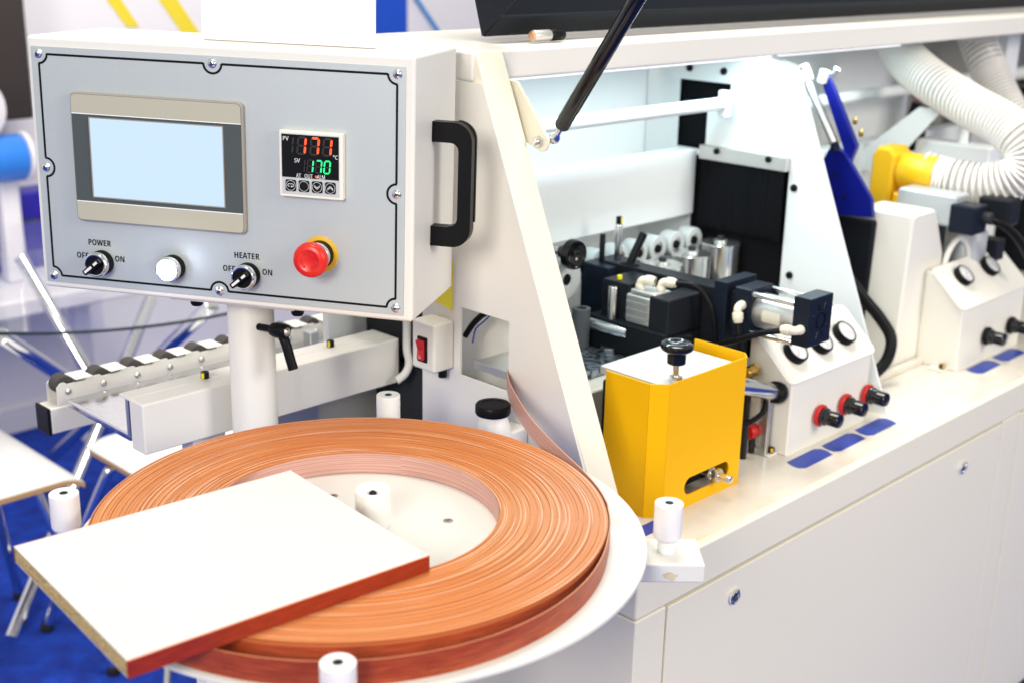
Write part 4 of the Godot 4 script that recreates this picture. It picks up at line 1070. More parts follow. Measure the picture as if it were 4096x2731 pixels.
# ---------------------------------------------------------------- sample board
func board() -> void:
	var ux := Vector3(0.284, 0, 0.026).normalized()
	var bas := Basis(ux, Vector3.UP, ux.cross(Vector3.UP))
	var t := thing("laminated_board", "white laminated chipboard with red brown edging lying on the tape coil", "board", Transform3D(bas, Vector3(-0.1640, 0.9506, 0.0157)))
	var w := 0.2862
	var d := 0.2426
	part(t, "core", core_mesh(w - 0.0012, d - 0.0012, 0.0142), M.chipboard, T(Vector3(0, 0.0082, 0)))
	part(t, "top_laminate", rbox(Vector3(w - 0.001, 0.0008, d - 0.001), 0.0002, 1), M.laminate, T(Vector3(0, 0.0157, 0)))
	part(t, "bottom_laminate", rbox(Vector3(w - 0.001, 0.0008, d - 0.001), 0.0002, 1), M.laminate, T(Vector3(0, 0.0006, 0)))
	for sg in [1.0, -1.0]:
		var e := MB.new()
		var z: float = sg * (d / 2 + 0.0005)
		e.quad(Vector3(-w / 2, 0.0003, z), Vector3(w / 2, 0.0003, z), Vector3(w / 2, 0.0157, z), Vector3(-w / 2, 0.0157, z), Vector3(0, 0, sg), Rect2(0, 0, 2.4, 1))
		for x in [-1.0, 1.0]:
			e.quad(Vector3(x * w / 2, 0.0003, z), Vector3(x * w / 2, 0.0003, z - sg * 0.001), Vector3(x * w / 2, 0.0157, z - sg * 0.001), Vector3(x * w / 2, 0.0157, z), Vector3(x, 0, 0), Rect2(0, 0, 0.01, 1))
		var ed := part(t, "edging", e, M.edging)
		ed.set_meta("label", "red brown wood print edging strip")
		var rm := MB.new()
		rm.quad(Vector3(-w / 2, 0.01612, z - sg * 0.001), Vector3(w / 2, 0.01612, z - sg * 0.001), Vector3(w / 2, 0.01612, z - sg * 0.0004), Vector3(-w / 2, 0.01612, z - sg * 0.0004), Vector3.UP)
		rm.quad(Vector3(-w / 2, 0.01612, z - sg * 0.0004), Vector3(w / 2, 0.01612, z - sg * 0.0004), Vector3(w / 2, 0.0157, z), Vector3(-w / 2, 0.0157, z), Vector3(0, 0.7, sg * 0.7))
		rm.quad(Vector3(-w / 2, 0.0003, z), Vector3(w / 2, 0.0003, z), Vector3(w / 2, 0.0003, z - sg * 0.001), Vector3(-w / 2, 0.0003, z - sg * 0.001), Vector3.DOWN)
		part(ed, "rim", rm, M.edging_rim)

func core_mesh(w: float, d: float, h: float) -> MB:
	# chipboard with crumbled sawn ends
	var mb := MB.new()
	var nz := FastNoiseLite.new(); nz.seed = 71; nz.frequency = 0.09; nz.fractal_octaves = 3
	var ny := 8
	var nzn := 110
	for sx in [-1.0, 1.0]:
		var pt := func(i: int, j: int) -> Vector3:
			var z := -d / 2 + d * i / nzn
			var y := -h / 2 + h * j / ny
			var k := 0.0 if j == ny else nz.get_noise_2d(i * 3.0, j * 9.0 + sx * 50.0) * 0.0011 - (0.0012 if j == 0 and nz.get_noise_1d(i * 6.0 + 30) > 0.1 else 0.0)
			return Vector3(sx * (w / 2 + k - 0.0003), y, z)
		for i in nzn:
			for j in ny:
				var A: Vector3 = pt.call(i, j); var B: Vector3 = pt.call(i + 1, j); var C: Vector3 = pt.call(i + 1, j + 1); var D: Vector3 = pt.call(i, j + 1)
				var n1 := (B - A).cross(C - A).normalized()
				if n1.x * sx < 0: n1 = -n1
				mb.quad(A, B, C, D, n1)
	mb.quad(Vector3(-w / 2, -h / 2, d / 2), Vector3(w / 2, -h / 2, d / 2), Vector3(w / 2, h / 2, d / 2), Vector3(-w / 2, h / 2, d / 2), Vector3(0, 0, 1))
	mb.quad(Vector3(-w / 2, -h / 2, -d / 2), Vector3(w / 2, -h / 2, -d / 2), Vector3(w / 2, h / 2, -d / 2), Vector3(-w / 2, h / 2, -d / 2), Vector3(0, 0, -1))
	mb.quad(Vector3(-w / 2, h / 2, -d / 2), Vector3(w / 2, h / 2, -d / 2), Vector3(w / 2, h / 2, d / 2), Vector3(-w / 2, h / 2, d / 2), Vector3.UP)
	mb.quad(Vector3(-w / 2, -h / 2, -d / 2), Vector3(w / 2, -h / 2, -d / 2), Vector3(w / 2, -h / 2, d / 2), Vector3(-w / 2, -h / 2, d / 2), Vector3.DOWN)
	return mb

# ---------------------------------------------------------------- glue pot behind the yellow guard
func glue_unit() -> void:
	var t := thing("yellow_guard", "bright yellow sheet metal guard with an oval slot beside the turntable", "guard", T(Vector3(0.60, 0.7702, -0.008)))
	var h := 0.187
	# front sheet with the oval slot
	var sl := []
	sl.append_array(circle(0.0125, Vector2(0.050, 0.0445 - 0.0145), 8, -PI / 2, PI / 2))
	sl.append_array(circle(0.0125, Vector2(-0.026, 0.0445 - 0.0145), 8, PI / 2, PI * 1.5))
	var up := []
	for p in sl: if p.y >= 0.0300 - 1e-6: up.append(p)
	var x0 := -0.083
	var x1 := 0.0865
	var pieces := []
	pieces.append([Vector2(x0, 0.0), Vector2(x1, 0.0), Vector2(x1, 0.0175), Vector2(x0, 0.0175)])
	pieces.append([Vector2(x0, 0.0425), Vector2(x1, 0.0425), Vector2(x1, h), Vector2(x0, h)])
	pieces.append([Vector2(x0, 0.0175), Vector2(-0.026, 0.0175)] + circle(0.0125, Vector2(-0.026, 0.030), 10, -PI / 2, -PI * 1.5) + [Vector2(x0, 0.0425)])
	pieces.append([Vector2(x1, 0.0425), Vector2(0.050, 0.0425)] + circle(0.0125, Vector2(0.050, 0.030), 10, PI / 2, -PI / 2) + [Vector2(x1, 0.0175)])
	var loop2 := circle(0.0125, Vector2(0.050, 0.030), 10, -PI / 2, PI / 2) + circle(0.0125, Vector2(-0.026, 0.030), 10, PI / 2, PI * 1.5)
	part(t, "front_sheet", holed(pieces, [[Vector2(x0, 0), Vector2(x1, 0), Vector2(x1, h), Vector2(x0, h)], loop2], 0.002), M.guard_yellow, T(Vector3(0, 0, -0.001)))
	# bent corners and sides; the left side is deeper at the top
	var bend := func(called: String, a: Vector2, b: Vector2, hh0: float, hh1: float):
		var d := Vector3(b.x - a.x, 0, b.y - a.y)
		var bas := Basis(d.normalized(), Vector3.UP, d.normalized().cross(Vector3.UP))
		part(t, called, plate([Vector2(0, 0), Vector2(d.length(), 0), Vector2(d.length(), hh1), Vector2(0, hh0)], 0.002), M.guard_yellow, T(Vector3(a.x, 0, a.y), bas))
	bend.call("corner_bend", Vector2(-0.0828, -0.0009), Vector2(-0.1005, -0.0190), h, h)
	bend.call("corner_bend", Vector2(0.0863, -0.0009), Vector2(0.0985, -0.0130), h, h)
	bend.call("side_sheet", Vector2(-0.1004, -0.0189), Vector2(-0.1004, -0.0920), h, h)
	bend.call("side_sheet", Vector2(0.0984, -0.0129), Vector2(0.0984, -0.0980), h, h)
	box(t, "foot_flange", Vector3(-0.099, 0.0, -0.092), Vector3(-0.075, 0.002, -0.02), M.guard_yellow, 0.0005)
	var g := thing("glue_pot", "pale glue pot lid with a black clamping knob inside the yellow guard", "glue pot", T(Vector3(0.60, 0.7705, -0.09)))
	box(g, "pot", Vector3(-0.062, 0.0, -0.050), Vector3(0.075, 0.155, 0.04), M.black_metal, 0.004)
	part(g, "lid", rbox(Vector3(0.150, 0.012, 0.124), 0.002), M.laminate, T(Vector3(0.010, 0.169, 0.010)))
	part(g, "stem", cyl(0.0042, 0.03, 0.0004, 16), M.zinc, T(Vector3(-0.041, 0.175, 0.058)))
	part(g, "nut", hexhead(0.009, 0.008), M.zinc, T(Vector3(-0.041, 0.1752, 0.058)))
	part(g, "knob", lathe([Vector2(0, 0.0), Vector2(0.0115, 0.0), Vector2(0.0125, 0.001), Vector2(0.0125, 0.010), Vector2(0.0125, 0.014), Vector2(0.0165, 0.0165), Vector2(0.0210, 0.0195), Vector2(0.0222, 0.0235), Vector2(0.0210, 0.0275), Vector2(0.0175, 0.0295), Vector2(0.0130, 0.0298), Vector2(0.0100, 0.0280), Vector2(0.0, 0.0268)], 40), M.black_gloss, T(Vector3(-0.041, 0.1998, 0.058)))
	var ab := part(g, "adjusting_bolt", cyl(0.0055, 0.075, 0.001, 18), M.satin_chrome, T(Vector3(0.029, 0.030, 0.035), ALONGZ))
	part(ab, "nut", hexhead(0.0105, 0.008), M.zinc, T(Vector3(0, 0.048, 0)))
	part(ab, "nut", hexhead(0.0100, 0.006), M.zinc, T(Vector3(0, 0.037, 0)))
	part(ab, "collar", cyl(0.012, 0.012, 0.001, 20), M.dark_iron, T(Vector3(0, 0.008, 0)))
	# blue label beside the guard foot
	var s := thing("sticker", "dark blue sticker at the foot of the yellow guard", "sticker", T(Vector3(0.475, 0.7703, 0.0)))
	part(s, "sheet", plate(rounded(0.06, 0.022, 0.004, 3), 0.0006), M.blue_label, T(Vector3(0, 0.0005, 0), XZ))
	# brass valve and pipe to the right of the guard
	var v := thing("air_valve", "small brass valve behind the right edge of the yellow guard", "valve", T(Vector3(0.766, 0.7705, -0.055)))
	part(v, "valve_body", cyl(0.0085, 0.022, 0.001, 20), M.brass, T(Vector3(-0.012, 0.135, 0), ALONGX))
	part(v, "valve_cap", hexhead(0.0105, 0.006), M.brass, T(Vector3(0.009, 0.135, 0), ALONGX))
	part(v, "riser", cyl(0.005, 0.13, 0.001, 14), M.dark_iron, T(Vector3(0, 0.0, 0)))
	var p := thing("chrome_shaft", "polished steel shaft between the yellow guard and the gauge console", "shaft", T(Vector3(0.70, 0.7705, -0.045)))
	part(p, "shaft", cyl(0.0125, 0.112, 0.001, 26), M.satin_chrome, along(Vector3(0.005, 0.135, 0.012), Vector3(0.105, 0.100, 0.012)))
	part(p, "end_cap", cyl(0.0165, 0.014, 0.002, 24), M.black_plastic, along(Vector3(0.100, 0.1018, 0.012), Vector3(0.200, 0.0668, 0.012)))
	part(p, "support", rbox(Vector3(0.008, 0.09, 0.016), 0.002), M.steel, T(Vector3(0.098, 0.045, 0.002)))
	var rk := thing("red_knob", "dark red knob low behind the gauge console", "knob", T(Vector3(0.79, 0.7705, -0.06)))
	part(rk, "grip", cyl(0.011, 0.02, 0.002, 12), M.red_dark, T(Vector3(-0.01, 0.035, 0.0), ALONGX))
	part(rk, "stem", cyl(0.005, 0.045, 0.001, 12), M.dark_iron, T(Vector3(0.004, 0.0, 0.0)))
	var hs := thing("air_hose", "thin black air hose looping beside the yellow guard", "hose")
	part(hs, "hose", tube(curve([Vector3(0.70, 0.84, -0.06), Vector3(0.745, 0.832, -0.045), Vector3(0.785, 0.842, -0.04), Vector3(0.80, 0.862, -0.045)]), 0.004, 12), M.black_plastic)

# ---------------------------------------------------------------- black pneumatic clamp unit
func elbow(parent: Node, p: Vector3, out: Vector3, up: Vector3) -> void:
	var e := part(parent, "air_fitting", tube(curve([p, p + up * 0.006, p + up * 0.0100 + out * 0.0012, p + up * 0.0125 + out * 0.0045, p + up * 0.0130 + out * 0.010], 0.0012), 0.0060, 16), M.fitting)
	part(e, "body_ring", cyl(0.0070, 0.006, 0.001, 20), M.fitting, along(p, p + up))
	part(e, "release_ring", lathe([Vector2(0.0, 0), Vector2(0.0072, 0), Vector2(0.0078, 0.001), Vector2(0.0078, 0.010), Vector2(0.0066, 0.0105), Vector2(0.0066, 0.014), Vector2(0.0040, 0.014)], 20), M.fitting, along(p + up * 0.0130 + out * 0.0085, p + up * 0.0130 + out * 0.03))
	part(e, "thread", hexhead(0.0070, 0.004), M.zinc, along(p - up * 0.003, p))

func feed_unit() -> void:
	var t := thing("pneumatic_clamp", "black pneumatic clamp unit with a silver cylinder inside the machine", "clamp unit", T(Vector3(0.77, 0.7705, -0.20)))
	var o := Vector3(0.77, 0.7705, -0.20)
	var B := func(called: String, lo: Vector3, hi: Vector3, m: Material, r := 0.002) -> MeshInstance3D: return box(t, called, lo - o, hi - o, m, r)
	B.call("arm_plate", Vector3(0.772, 0.90, -0.345), Vector3(0.786, 1.014, -0.128), M.black_metal)
	B.call("pedestal", Vector3(0.79, 0.7707, -0.30), Vector3(0.84, 0.93, -0.20), M.black_metal)
	B.call("clamp_block", Vector3(0.752, 0.925, -0.375), Vector3(0.832, 1.010, -0.318), M.anodised, 0.003)
	B.call("clamp_arm", Vector3(0.787, 0.985, -0.317), Vector3(0.815, 1.012, -0.13), M.black_metal)
	B.call("mount_block", Vector3(0.765, 0.935, -0.127), Vector3(0.840, 1.028, -0.104), M.anodised)
	B.call("cylinder_head", Vector3(0.768, 0.952, -0.093), Vector3(0.826, 1.024, -0.064), M.anodised)
	B.call("spacer", Vector3(0.775, 0.960, -0.1035), Vector3(0.82, 1.015, -0.0935), M.black_metal)
	var cx := Vector3(0.797, 0.990, -0.064)
	var body := part(t, "cylinder_body", cyl(0.0255, 0.070, 0.0005, 36), M.aluminium, T(cx - o, ALONGZ))
	body.set_meta("label", "polished cylinder barrel with a paper label")
	part(body, "paper_label", arc_sheet(0.0258, 0.030, deg_to_rad(160), deg_to_rad(200)), M.fitting, T(Vector3(0, 0.018, 0)))
	for q in [[-0.024, 0.028], [0.024, 0.028], [-0.024, -0.028], [0.024, -0.028]]:
		part(t, "tie_rod", cyl(0.0042, 0.070, 0.0003, 14), M.satin_chrome, T(cx + Vector3(q[0], q[1], 0) - o, ALONGZ))
	var cap: MeshInstance3D = B.call("cylinder_cap", Vector3(0.768, 0.961, 0.0062), Vector3(0.826, 1.031, 0.034), M.anodised)
	var rg := lathe([Vector2(0.010, 0), Vector2(0.012, 0), Vector2(0.012, 0.0012), Vector2(0.010, 0.0012)], 28)
	part(cap, "cap_ring", rg, M.black_gloss, T(Vector3(0, 0, 0.0139), ALONGZ))
	for k in 8:
		var a := TAU * (k + 0.5) / 8
		part(cap, "cap_rib", rbox(Vector3(0.011, 0.003, 0.0016), 0.0005, 1), M.black_gloss, T(Vector3(cos(a) * 0.019, sin(a) * 0.022, 0.0142), Basis(Vector3(0, 0, 1), a)))
	elbow(t, Vector3(0.768, 1.000, -0.077) - o, Vector3(0, -1, 0.15), Vector3(-1, 0, 0))
	elbow(t, Vector3(0.768, 0.986, 0.022) - o, Vector3(0.05, -0.12, -1), Vector3(-1, 0, 0))
	part(t, "air_tube", tube(curve([Vector3(0.755, 0.982, -0.0745) - o, Vector3(0.752, 0.955, -0.068) - o, Vector3(0.756, 0.915, -0.06) - o, Vector3(0.768, 0.87, -0.07) - o]), 0.0045, 12), M.black_plastic)
	part(t, "air_tube", tube(curve([Vector3(0.756, 0.983, 0.003) - o, Vector3(0.744, 0.975, -0.025) - o, Vector3(0.742, 0.958, -0.06) - o, Vector3(0.752, 0.940, -0.10) - o]), 0.0045, 12), M.black_plastic)
	# square compact cylinder with two white fittings, black block behind it
	B.call("compact_cylinder", Vector3(0.693, 0.955, -0.232), Vector3(0.735, 0.999, -0.187), M.aluminium, 0.003)
	for k in 3:
		B.call("cylinder_groove", Vector3(0.6922, 0.964 + k * 0.011, -0.2305), Vector3(0.6935, 0.967 + k * 0.011, -0.1885), M.frame_grey, 0.0003)
	B.call("compact_head", Vector3(0.696, 1.0, -0.226), Vector3(0.734, 1.006, -0.180), M.aluminium, 0.002)
	B.call("cylinder_block", Vector3(0.690, 0.945, -0.1865), Vector3(0.770, 1.004, -0.150), M.black_metal, 0.003)
	B.call("cylinder_block", Vector3(0.70, 0.94, -0.285), Vector3(0.771, 1.010, -0.2325), M.black_metal, 0.003)
	B.call("unit_base", Vector3(0.685, 0.9055, -0.30), Vector3(0.771, 0.9545, -0.15), M.black_metal, 0.003)
	elbow(t, Vector3(0.708, 1.007, -0.218) - o, Vector3(0.35, 0, 0.93), Vector3.UP)
	elbow(t, Vector3(0.722, 1.007, -0.190) - o, Vector3(0.35, 0, 0.93), Vector3.UP)
	part(t, "air_tube", tube(curve([Vector3(0.729, 1.020, -0.172) - o, Vector3(0.742, 1.018, -0.14) - o, Vector3(0.752, 0.985, -0.118) - o, Vector3(0.755, 0.94, -0.112) - o, Vector3(0.757, 0.91, -0.12) - o]), 0.0035, 12), M.black_plastic)
	# pins and lever on the clamp block
	part(t, "pin", cyl(0.0045, 0.045, 0.0008, 16), M.black_metal, T(Vector3(0.775, 1.010, -0.352) - o))
	var pr := part(t, "pin", cyl(0.006, 0.058, 0.001, 18), M.satin_chrome, T(Vector3(0.805, 1.010, -0.345) - o))
	part(pr, "pin_tip", cyl(0.0048, 0.012, 0.001, 14), M.black_metal, T(Vector3(0, 0.058, 0)))
	part(pr, "paint_mark", rbox(Vector3(0.003, 0.009, 0.004), 0.0006, 1), M.sticker_yellow, T(Vector3(0.001, 0.064, 0.0038)))
	B.call("paint_mark", Vector3(0.71, 1.010, -0.265), Vector3(0.716, 1.017, -0.259), M.sticker_yellow, 0.001)
	var lv := part(t, "clamp_lever", tube(curve([Vector3(0.782, 1.015, -0.300) - o, Vector3(0.79, 1.035, -0.297) - o, Vector3(0.804, 1.062, -0.293) - o], 0.004), 0.0065, 14), M.black_plastic)
	lv.set_meta("label", "black clamping lever pointing up")
	part(t, "lever_hub", cyl(0.010, 0.03, 0.002, 18), M.black_plastic, T(Vector3(0.782, 1.008, -0.315) - o, ALONGZ))
	# upright rod with cross bar and second lever
	var r := thing("rod_holder", "upright steel rod clamped to a horizontal bar above the dirty steel bed", "rod holder", T(Vector3(0.694, 0.9053, -0.257)))
	var ro := Vector3(0.694, 0.9053, -0.257)
	part(r, "upright_rod", cyl(0.0076, 0.0985, 0.001, 26), M.satin_chrome)
	part(r, "cross_bar", cyl(0.0095, 0.17, 0.001, 26), M.satin_chrome, along(Vector3(-0.015, 0.035, -0.135), Vector3(-0.002, 0.035, 0.033)))
	part(r, "foot", cyl(0.016, 0.006, 0.001, 24), M.steel)
	var lb := part(r, "clamp_lever", tube([Vector3(0, 0.034, 0.033), Vector3(0.002, 0.034, 0.065)], 0.006, 12), M.black_plastic)
	part(lb, "lever_arm", tube(curve([Vector3(0.002, 0.036, 0.060), Vector3(0.02, 0.037, 0.085), Vector3(0.055, 0.034, 0.105)], 0.005), 0.0085, 14), M.black_plastic)
	part(lb, "screw", screw_mesh(0.006), M.copper_end, T(Vector3(0.004, 0.030, 0.069), ALONGZ))
	var gp := thing("grey_bush", "short grey plastic sleeve standing beside the steel rod", "sleeve", T(Vector3(0.672, 0.9053, -0.300)))
	part(gp, "sleeve", lathe([Vector2(0.008, 0.052), Vector2(0.008, 0.060), Vector2(0.0135, 0.060), Vector2(0.0138, 0.059), Vector2(0.0138, 0), Vector2(0, 0)], 26), M.grey_plastic)
	part(gp, "core", cyl(0.0079, 0.052, 0.0005, 18), M.black_metal)
	# hand wheel on its shaft
	var w := thing("hand_wheel", "black hand wheel on a short shaft behind the slanted strut", "hand wheel", T(Vector3(0.654, 1.050, -0.312)))
	part(w, "wheel", lathe([Vector2(0, 0.006), Vector2(0.010, 0.006), Vector2(0.015, 0.010), Vector2(0.0185, 0.015), Vector2(0.0215, 0.015), Vector2(0.0225, 0.012), Vector2(0.0225, 0.002), Vector2(0.020, 0.0), Vector2(0.012, -0.006), Vector2(0.010, -0.016), Vector2(0, -0.016)], 36), M.black_gloss, T(Vector3.ZERO, ALONGZ))
	part(w, "shaft", cyl(0.006, 0.16, 0.001, 16), M.zinc, T(Vector3(0, 0, -0.17), ALONGZ))
	part(w, "shaft_block", rbox(Vector3(0.05, 0.05, 0.03), 0.004), M.wheel_white, T(Vector3(0.0, -0.004, -0.082)))
	part(w, "bearing_disc", lathe([Vector2(0.009, 0), Vector2(0.031, 0), Vector2(0.0325, 0.002), Vector2(0.0325, 0.014), Vector2(0.031, 0.016), Vector2(0.009, 0.016)], 32), M.wheel_white, T(Vector3(0.012, -0.045, -0.030), ALONGZ))
	part(w, "bearing_core", cyl(0.0092, 0.012, 0.001, 18), M.black_metal, T(Vector3(0.012, -0.045, -0.030), ALONGZ))
	part(w, "stand", rbox(Vector3(0.03, 0.118, 0.016), 0.002), M.steel, T(Vector3(0.012, -0.0855, -0.046)))

func arc_sheet(r: float, h: float, a0: float, a1: float) -> MB:
	var mb := MB.new()
	for i in 8:
		var a := lerpf(a0, a1, i / 8.0)
		var b := lerpf(a0, a1, (i + 1) / 8.0)
		var ca := Vector3(cos(a), 0, sin(a)); var cb := Vector3(cos(b), 0, sin(b))
		mb.quadn(ca * r, cb * r, cb * r + Vector3(0, h, 0), ca * r + Vector3(0, h, 0), ca, cb, cb, ca)
	return mb

# ---------------------------------------------------------------- gauge consoles
func console(label: String, x0: float, x1: float, zf: float, gauges: Array, knobs: Array, red: bool) -> void:
	var t := thing("gauge_console", label, "console", T(Vector3(x0, 0.7705, zf)), "gauge consoles on the cabinet top")
	var w := x1 - x0
	var yf := 0.1115
	# body: front wall, sides, slanted lid that overhangs
	var side := [Vector2(0, 0), Vector2(0, yf), Vector2(-0.0625, 0.170), Vector2(-0.078, 0.170), Vector2(-0.078, 0)]
	var body := plate(side, w - 0.008, 0.002)
	part(t, "body", body, M.cream_smooth, T(Vector3(w / 2, 0, -0.001), YZ))
	var d := Vector3(0, 0.0605, -0.0655)
	var lb := Basis(Vector3(1, 0, 0), d.normalized(), Vector3(1, 0, 0).cross(d.normalized()))
	var lid := part(t, "sloping_lid", plate(rounded(w + 0.012, 0.094, 0.013, 5), 0.0035, 0.0008), M.cream_smooth, T(Vector3(w / 2, yf + 0.0028, 0.001) + d.normalized() * 0.0455, lb))
	var n := lb.z
	for g in gauges:
		# g = x on the lid, height up the slope
		var p := Vector3(g[0] - w / 2, g[1] - 0.0455, 0.0018)
		var ga := part(lid, "pressure_gauge", lathe([Vector2(0, 0), Vector2(0.0185, 0), Vector2(0.0195, 0.001), Vector2(0.0195, 0.012), Vector2(0.0185, 0.0132), Vector2(0.0168, 0.0132), Vector2(0.0165, 0.011), Vector2(0, 0.011)], 36), M.black_plastic, T(p, ALONGZ))
		part(ga, "dial", cyl(0.0163, 0.0006, 0.0001, 32), M.gauge_face, T(Vector3(0, 0.0111, 0)))
		var tk := MB.new()
		for k in 19:
			var a := deg_to_rad(-45 + 270.0 * k / 18)
			tk.add(rbox(Vector3(0.0028 if k % 3 == 0 else 0.0017, 0.0002, 0.0004), 0.00005, 1), T(Vector3(cos(a) * 0.0138, 0.0119, -sin(a) * 0.0138), Basis(Vector3.UP, a)))
		part(ga, "scale", tk, M.print_black)
		var na := deg_to_rad(200.0 + 14.0 * g[0] * 50.0)
		part(ga, "needle", rbox(Vector3(0.015, 0.0004, 0.0008), 0.0001, 1), M.red_dark if red else M.print_black, T(Vector3(cos(na) * 0.005, 0.0124, -sin(na) * 0.005), Basis(Vector3.UP, na)))
		part(ga, "glass", cyl(0.0166, 0.0006, 0.0001, 32), M.gauge_glass, T(Vector3(0, 0.0127, 0)))
	for k in knobs:
		var kp := Vector3(k - x0, 0.0468, 0.0012)
		var kb := part(t, "regulator_knob", lathe([Vector2(0.008, 0), Vector2(0.0155, 0), Vector2(0.0165, 0.001), Vector2(0.0165, 0.006), Vector2(0.0155, 0.007), Vector2(0.008, 0.007)], 36), M.red_dark if red else M.black_plastic, T(kp, ALONGZ))
		kb.set_meta("label", "black regulator knob with a red lock ring" if red else "black regulator knob")
		part(kb, "cap", lathe([Vector2(0, 0.007), Vector2(0.0135, 0.007), Vector2(0.0135, 0.013), Vector2(0.0115, 0.014), Vector2(0.0115, 0.034), Vector2(0.0105, 0.0365), Vector2(0, 0.0368)], 30), M.black_gloss)
		if red:
			var ser := MB.new()
			for q in 30:
				var a := TAU * q / 30
				ser.add(rbox(Vector3(0.001, 0.005, 0.0016), 0.0003, 1), T(Vector3(cos(a) * 0.0165, 0.0035, sin(a) * 0.0165), Basis(Vector3.UP, -a)))
			part(kb, "serration", ser, M.red_dark)
	part(t, "foot_tab", rbox(Vector3(0.022, 0.003, 0.03), 0.0008), M.cream_smooth, T(Vector3(-0.008, 0.002, -0.030)))
	var bo := part(t, "bolt", cyl(0.0055, 0.008, 0.001, 16), M.black_metal, T(Vector3(-0.006, 0.0035, -0.022)))
	part(bo, "paint_mark", rbox(Vector3(0.003, 0.006, 0.004), 0.0006, 1), M.signal_yellow, T(Vector3(-0.003, 0.005, 0.0042)))

func consoles() -> void:
	console("cream console with three gauges and three red ringed knobs", 0.815, 1.047, -0.014, [[0.044, 0.043], [0.113, 0.043], [0.180, 0.043]], [0.898, 0.969, 1.038 - 0.003], true)
	console("cream console with two gauges and plain black knobs", 1.378, 1.640, -0.029, [[0.065, 0.058], [0.170, 0.058]], [1.484, 1.584], false)
	var names := ["blue sticker below the left red ringed knob", "blue sticker below the middle red ringed knob", "blue sticker below the right red ringed knob", "blue sticker below the left plain knob of the far console", "blue sticker at the right below the far console"]
	var ctr := [Vector2(0.840, 0.013), Vector2(0.934, 0.013), Vector2(1.030, 0.013), Vector2(1.447, -0.008), Vector2(1.552, -0.008)]
	for i in 5:
		var s := thing("sticker", names[i], "sticker", T(Vector3(ctr[i].x, 0.7703, ctr[i].y)), "blue label stickers on the cabinet top")
		var cut := 0.009
		var w := 0.044
		part(s, "sheet", plate([Vector2(-w, -0.002), Vector2(-w + 0.006, -0.015), Vector2(w - cut, -0.016), Vector2(w, -0.009), Vector2(w, 0.002), Vector2(w - 0.006, 0.015), Vector2(-w + cut, 0.016), Vector2(-w, 0.009)], 0.0006), M.blue_label, T(Vector3(0, 0.0005, 0), XZ))

# ---------------------------------------------------------------- units at the right of the machine
func hose(label: String, pts: Array, r: float, called := "suction_hose") -> void:
	var t := thing(called, label, "hose")
	var c := curve(pts, 0.0022)
	var rad := []
	for i in c.size(): rad.append(r * (1.0 + 0.05 * cos(TAU * i / 6.0)))
	part(t, "skin", tube(c, rad, 26, false), M.hose_clear)
	# spiral wire
	var sp := []
	var t0: Vector3 = (c[1] - c[0]).normalized()
	var s := t0.cross(Vector3.UP if absf(t0.y) < 0.9 else Vector3.RIGHT).normalized()
	for i in c.size():
		var tg: Vector3 = (c[mini(i + 1, c.size() - 1)] - c[maxi(i - 1, 0)]).normalized()
		s = (s - tg * s.dot(tg)).normalized()
		for k in 4:
			var a := TAU * (i + k / 4.0) / 6.0
			var p: Vector3 = c[i].lerp(c[mini(i + 1, c.size() - 1)], k / 4.0)
			sp.append(p + (s * cos(a) + tg.cross(s) * sin(a)) * r * 1.045)
	part(t, "spiral_wire", tube(sp, 0.0030, 6, false), M.hose_coil)

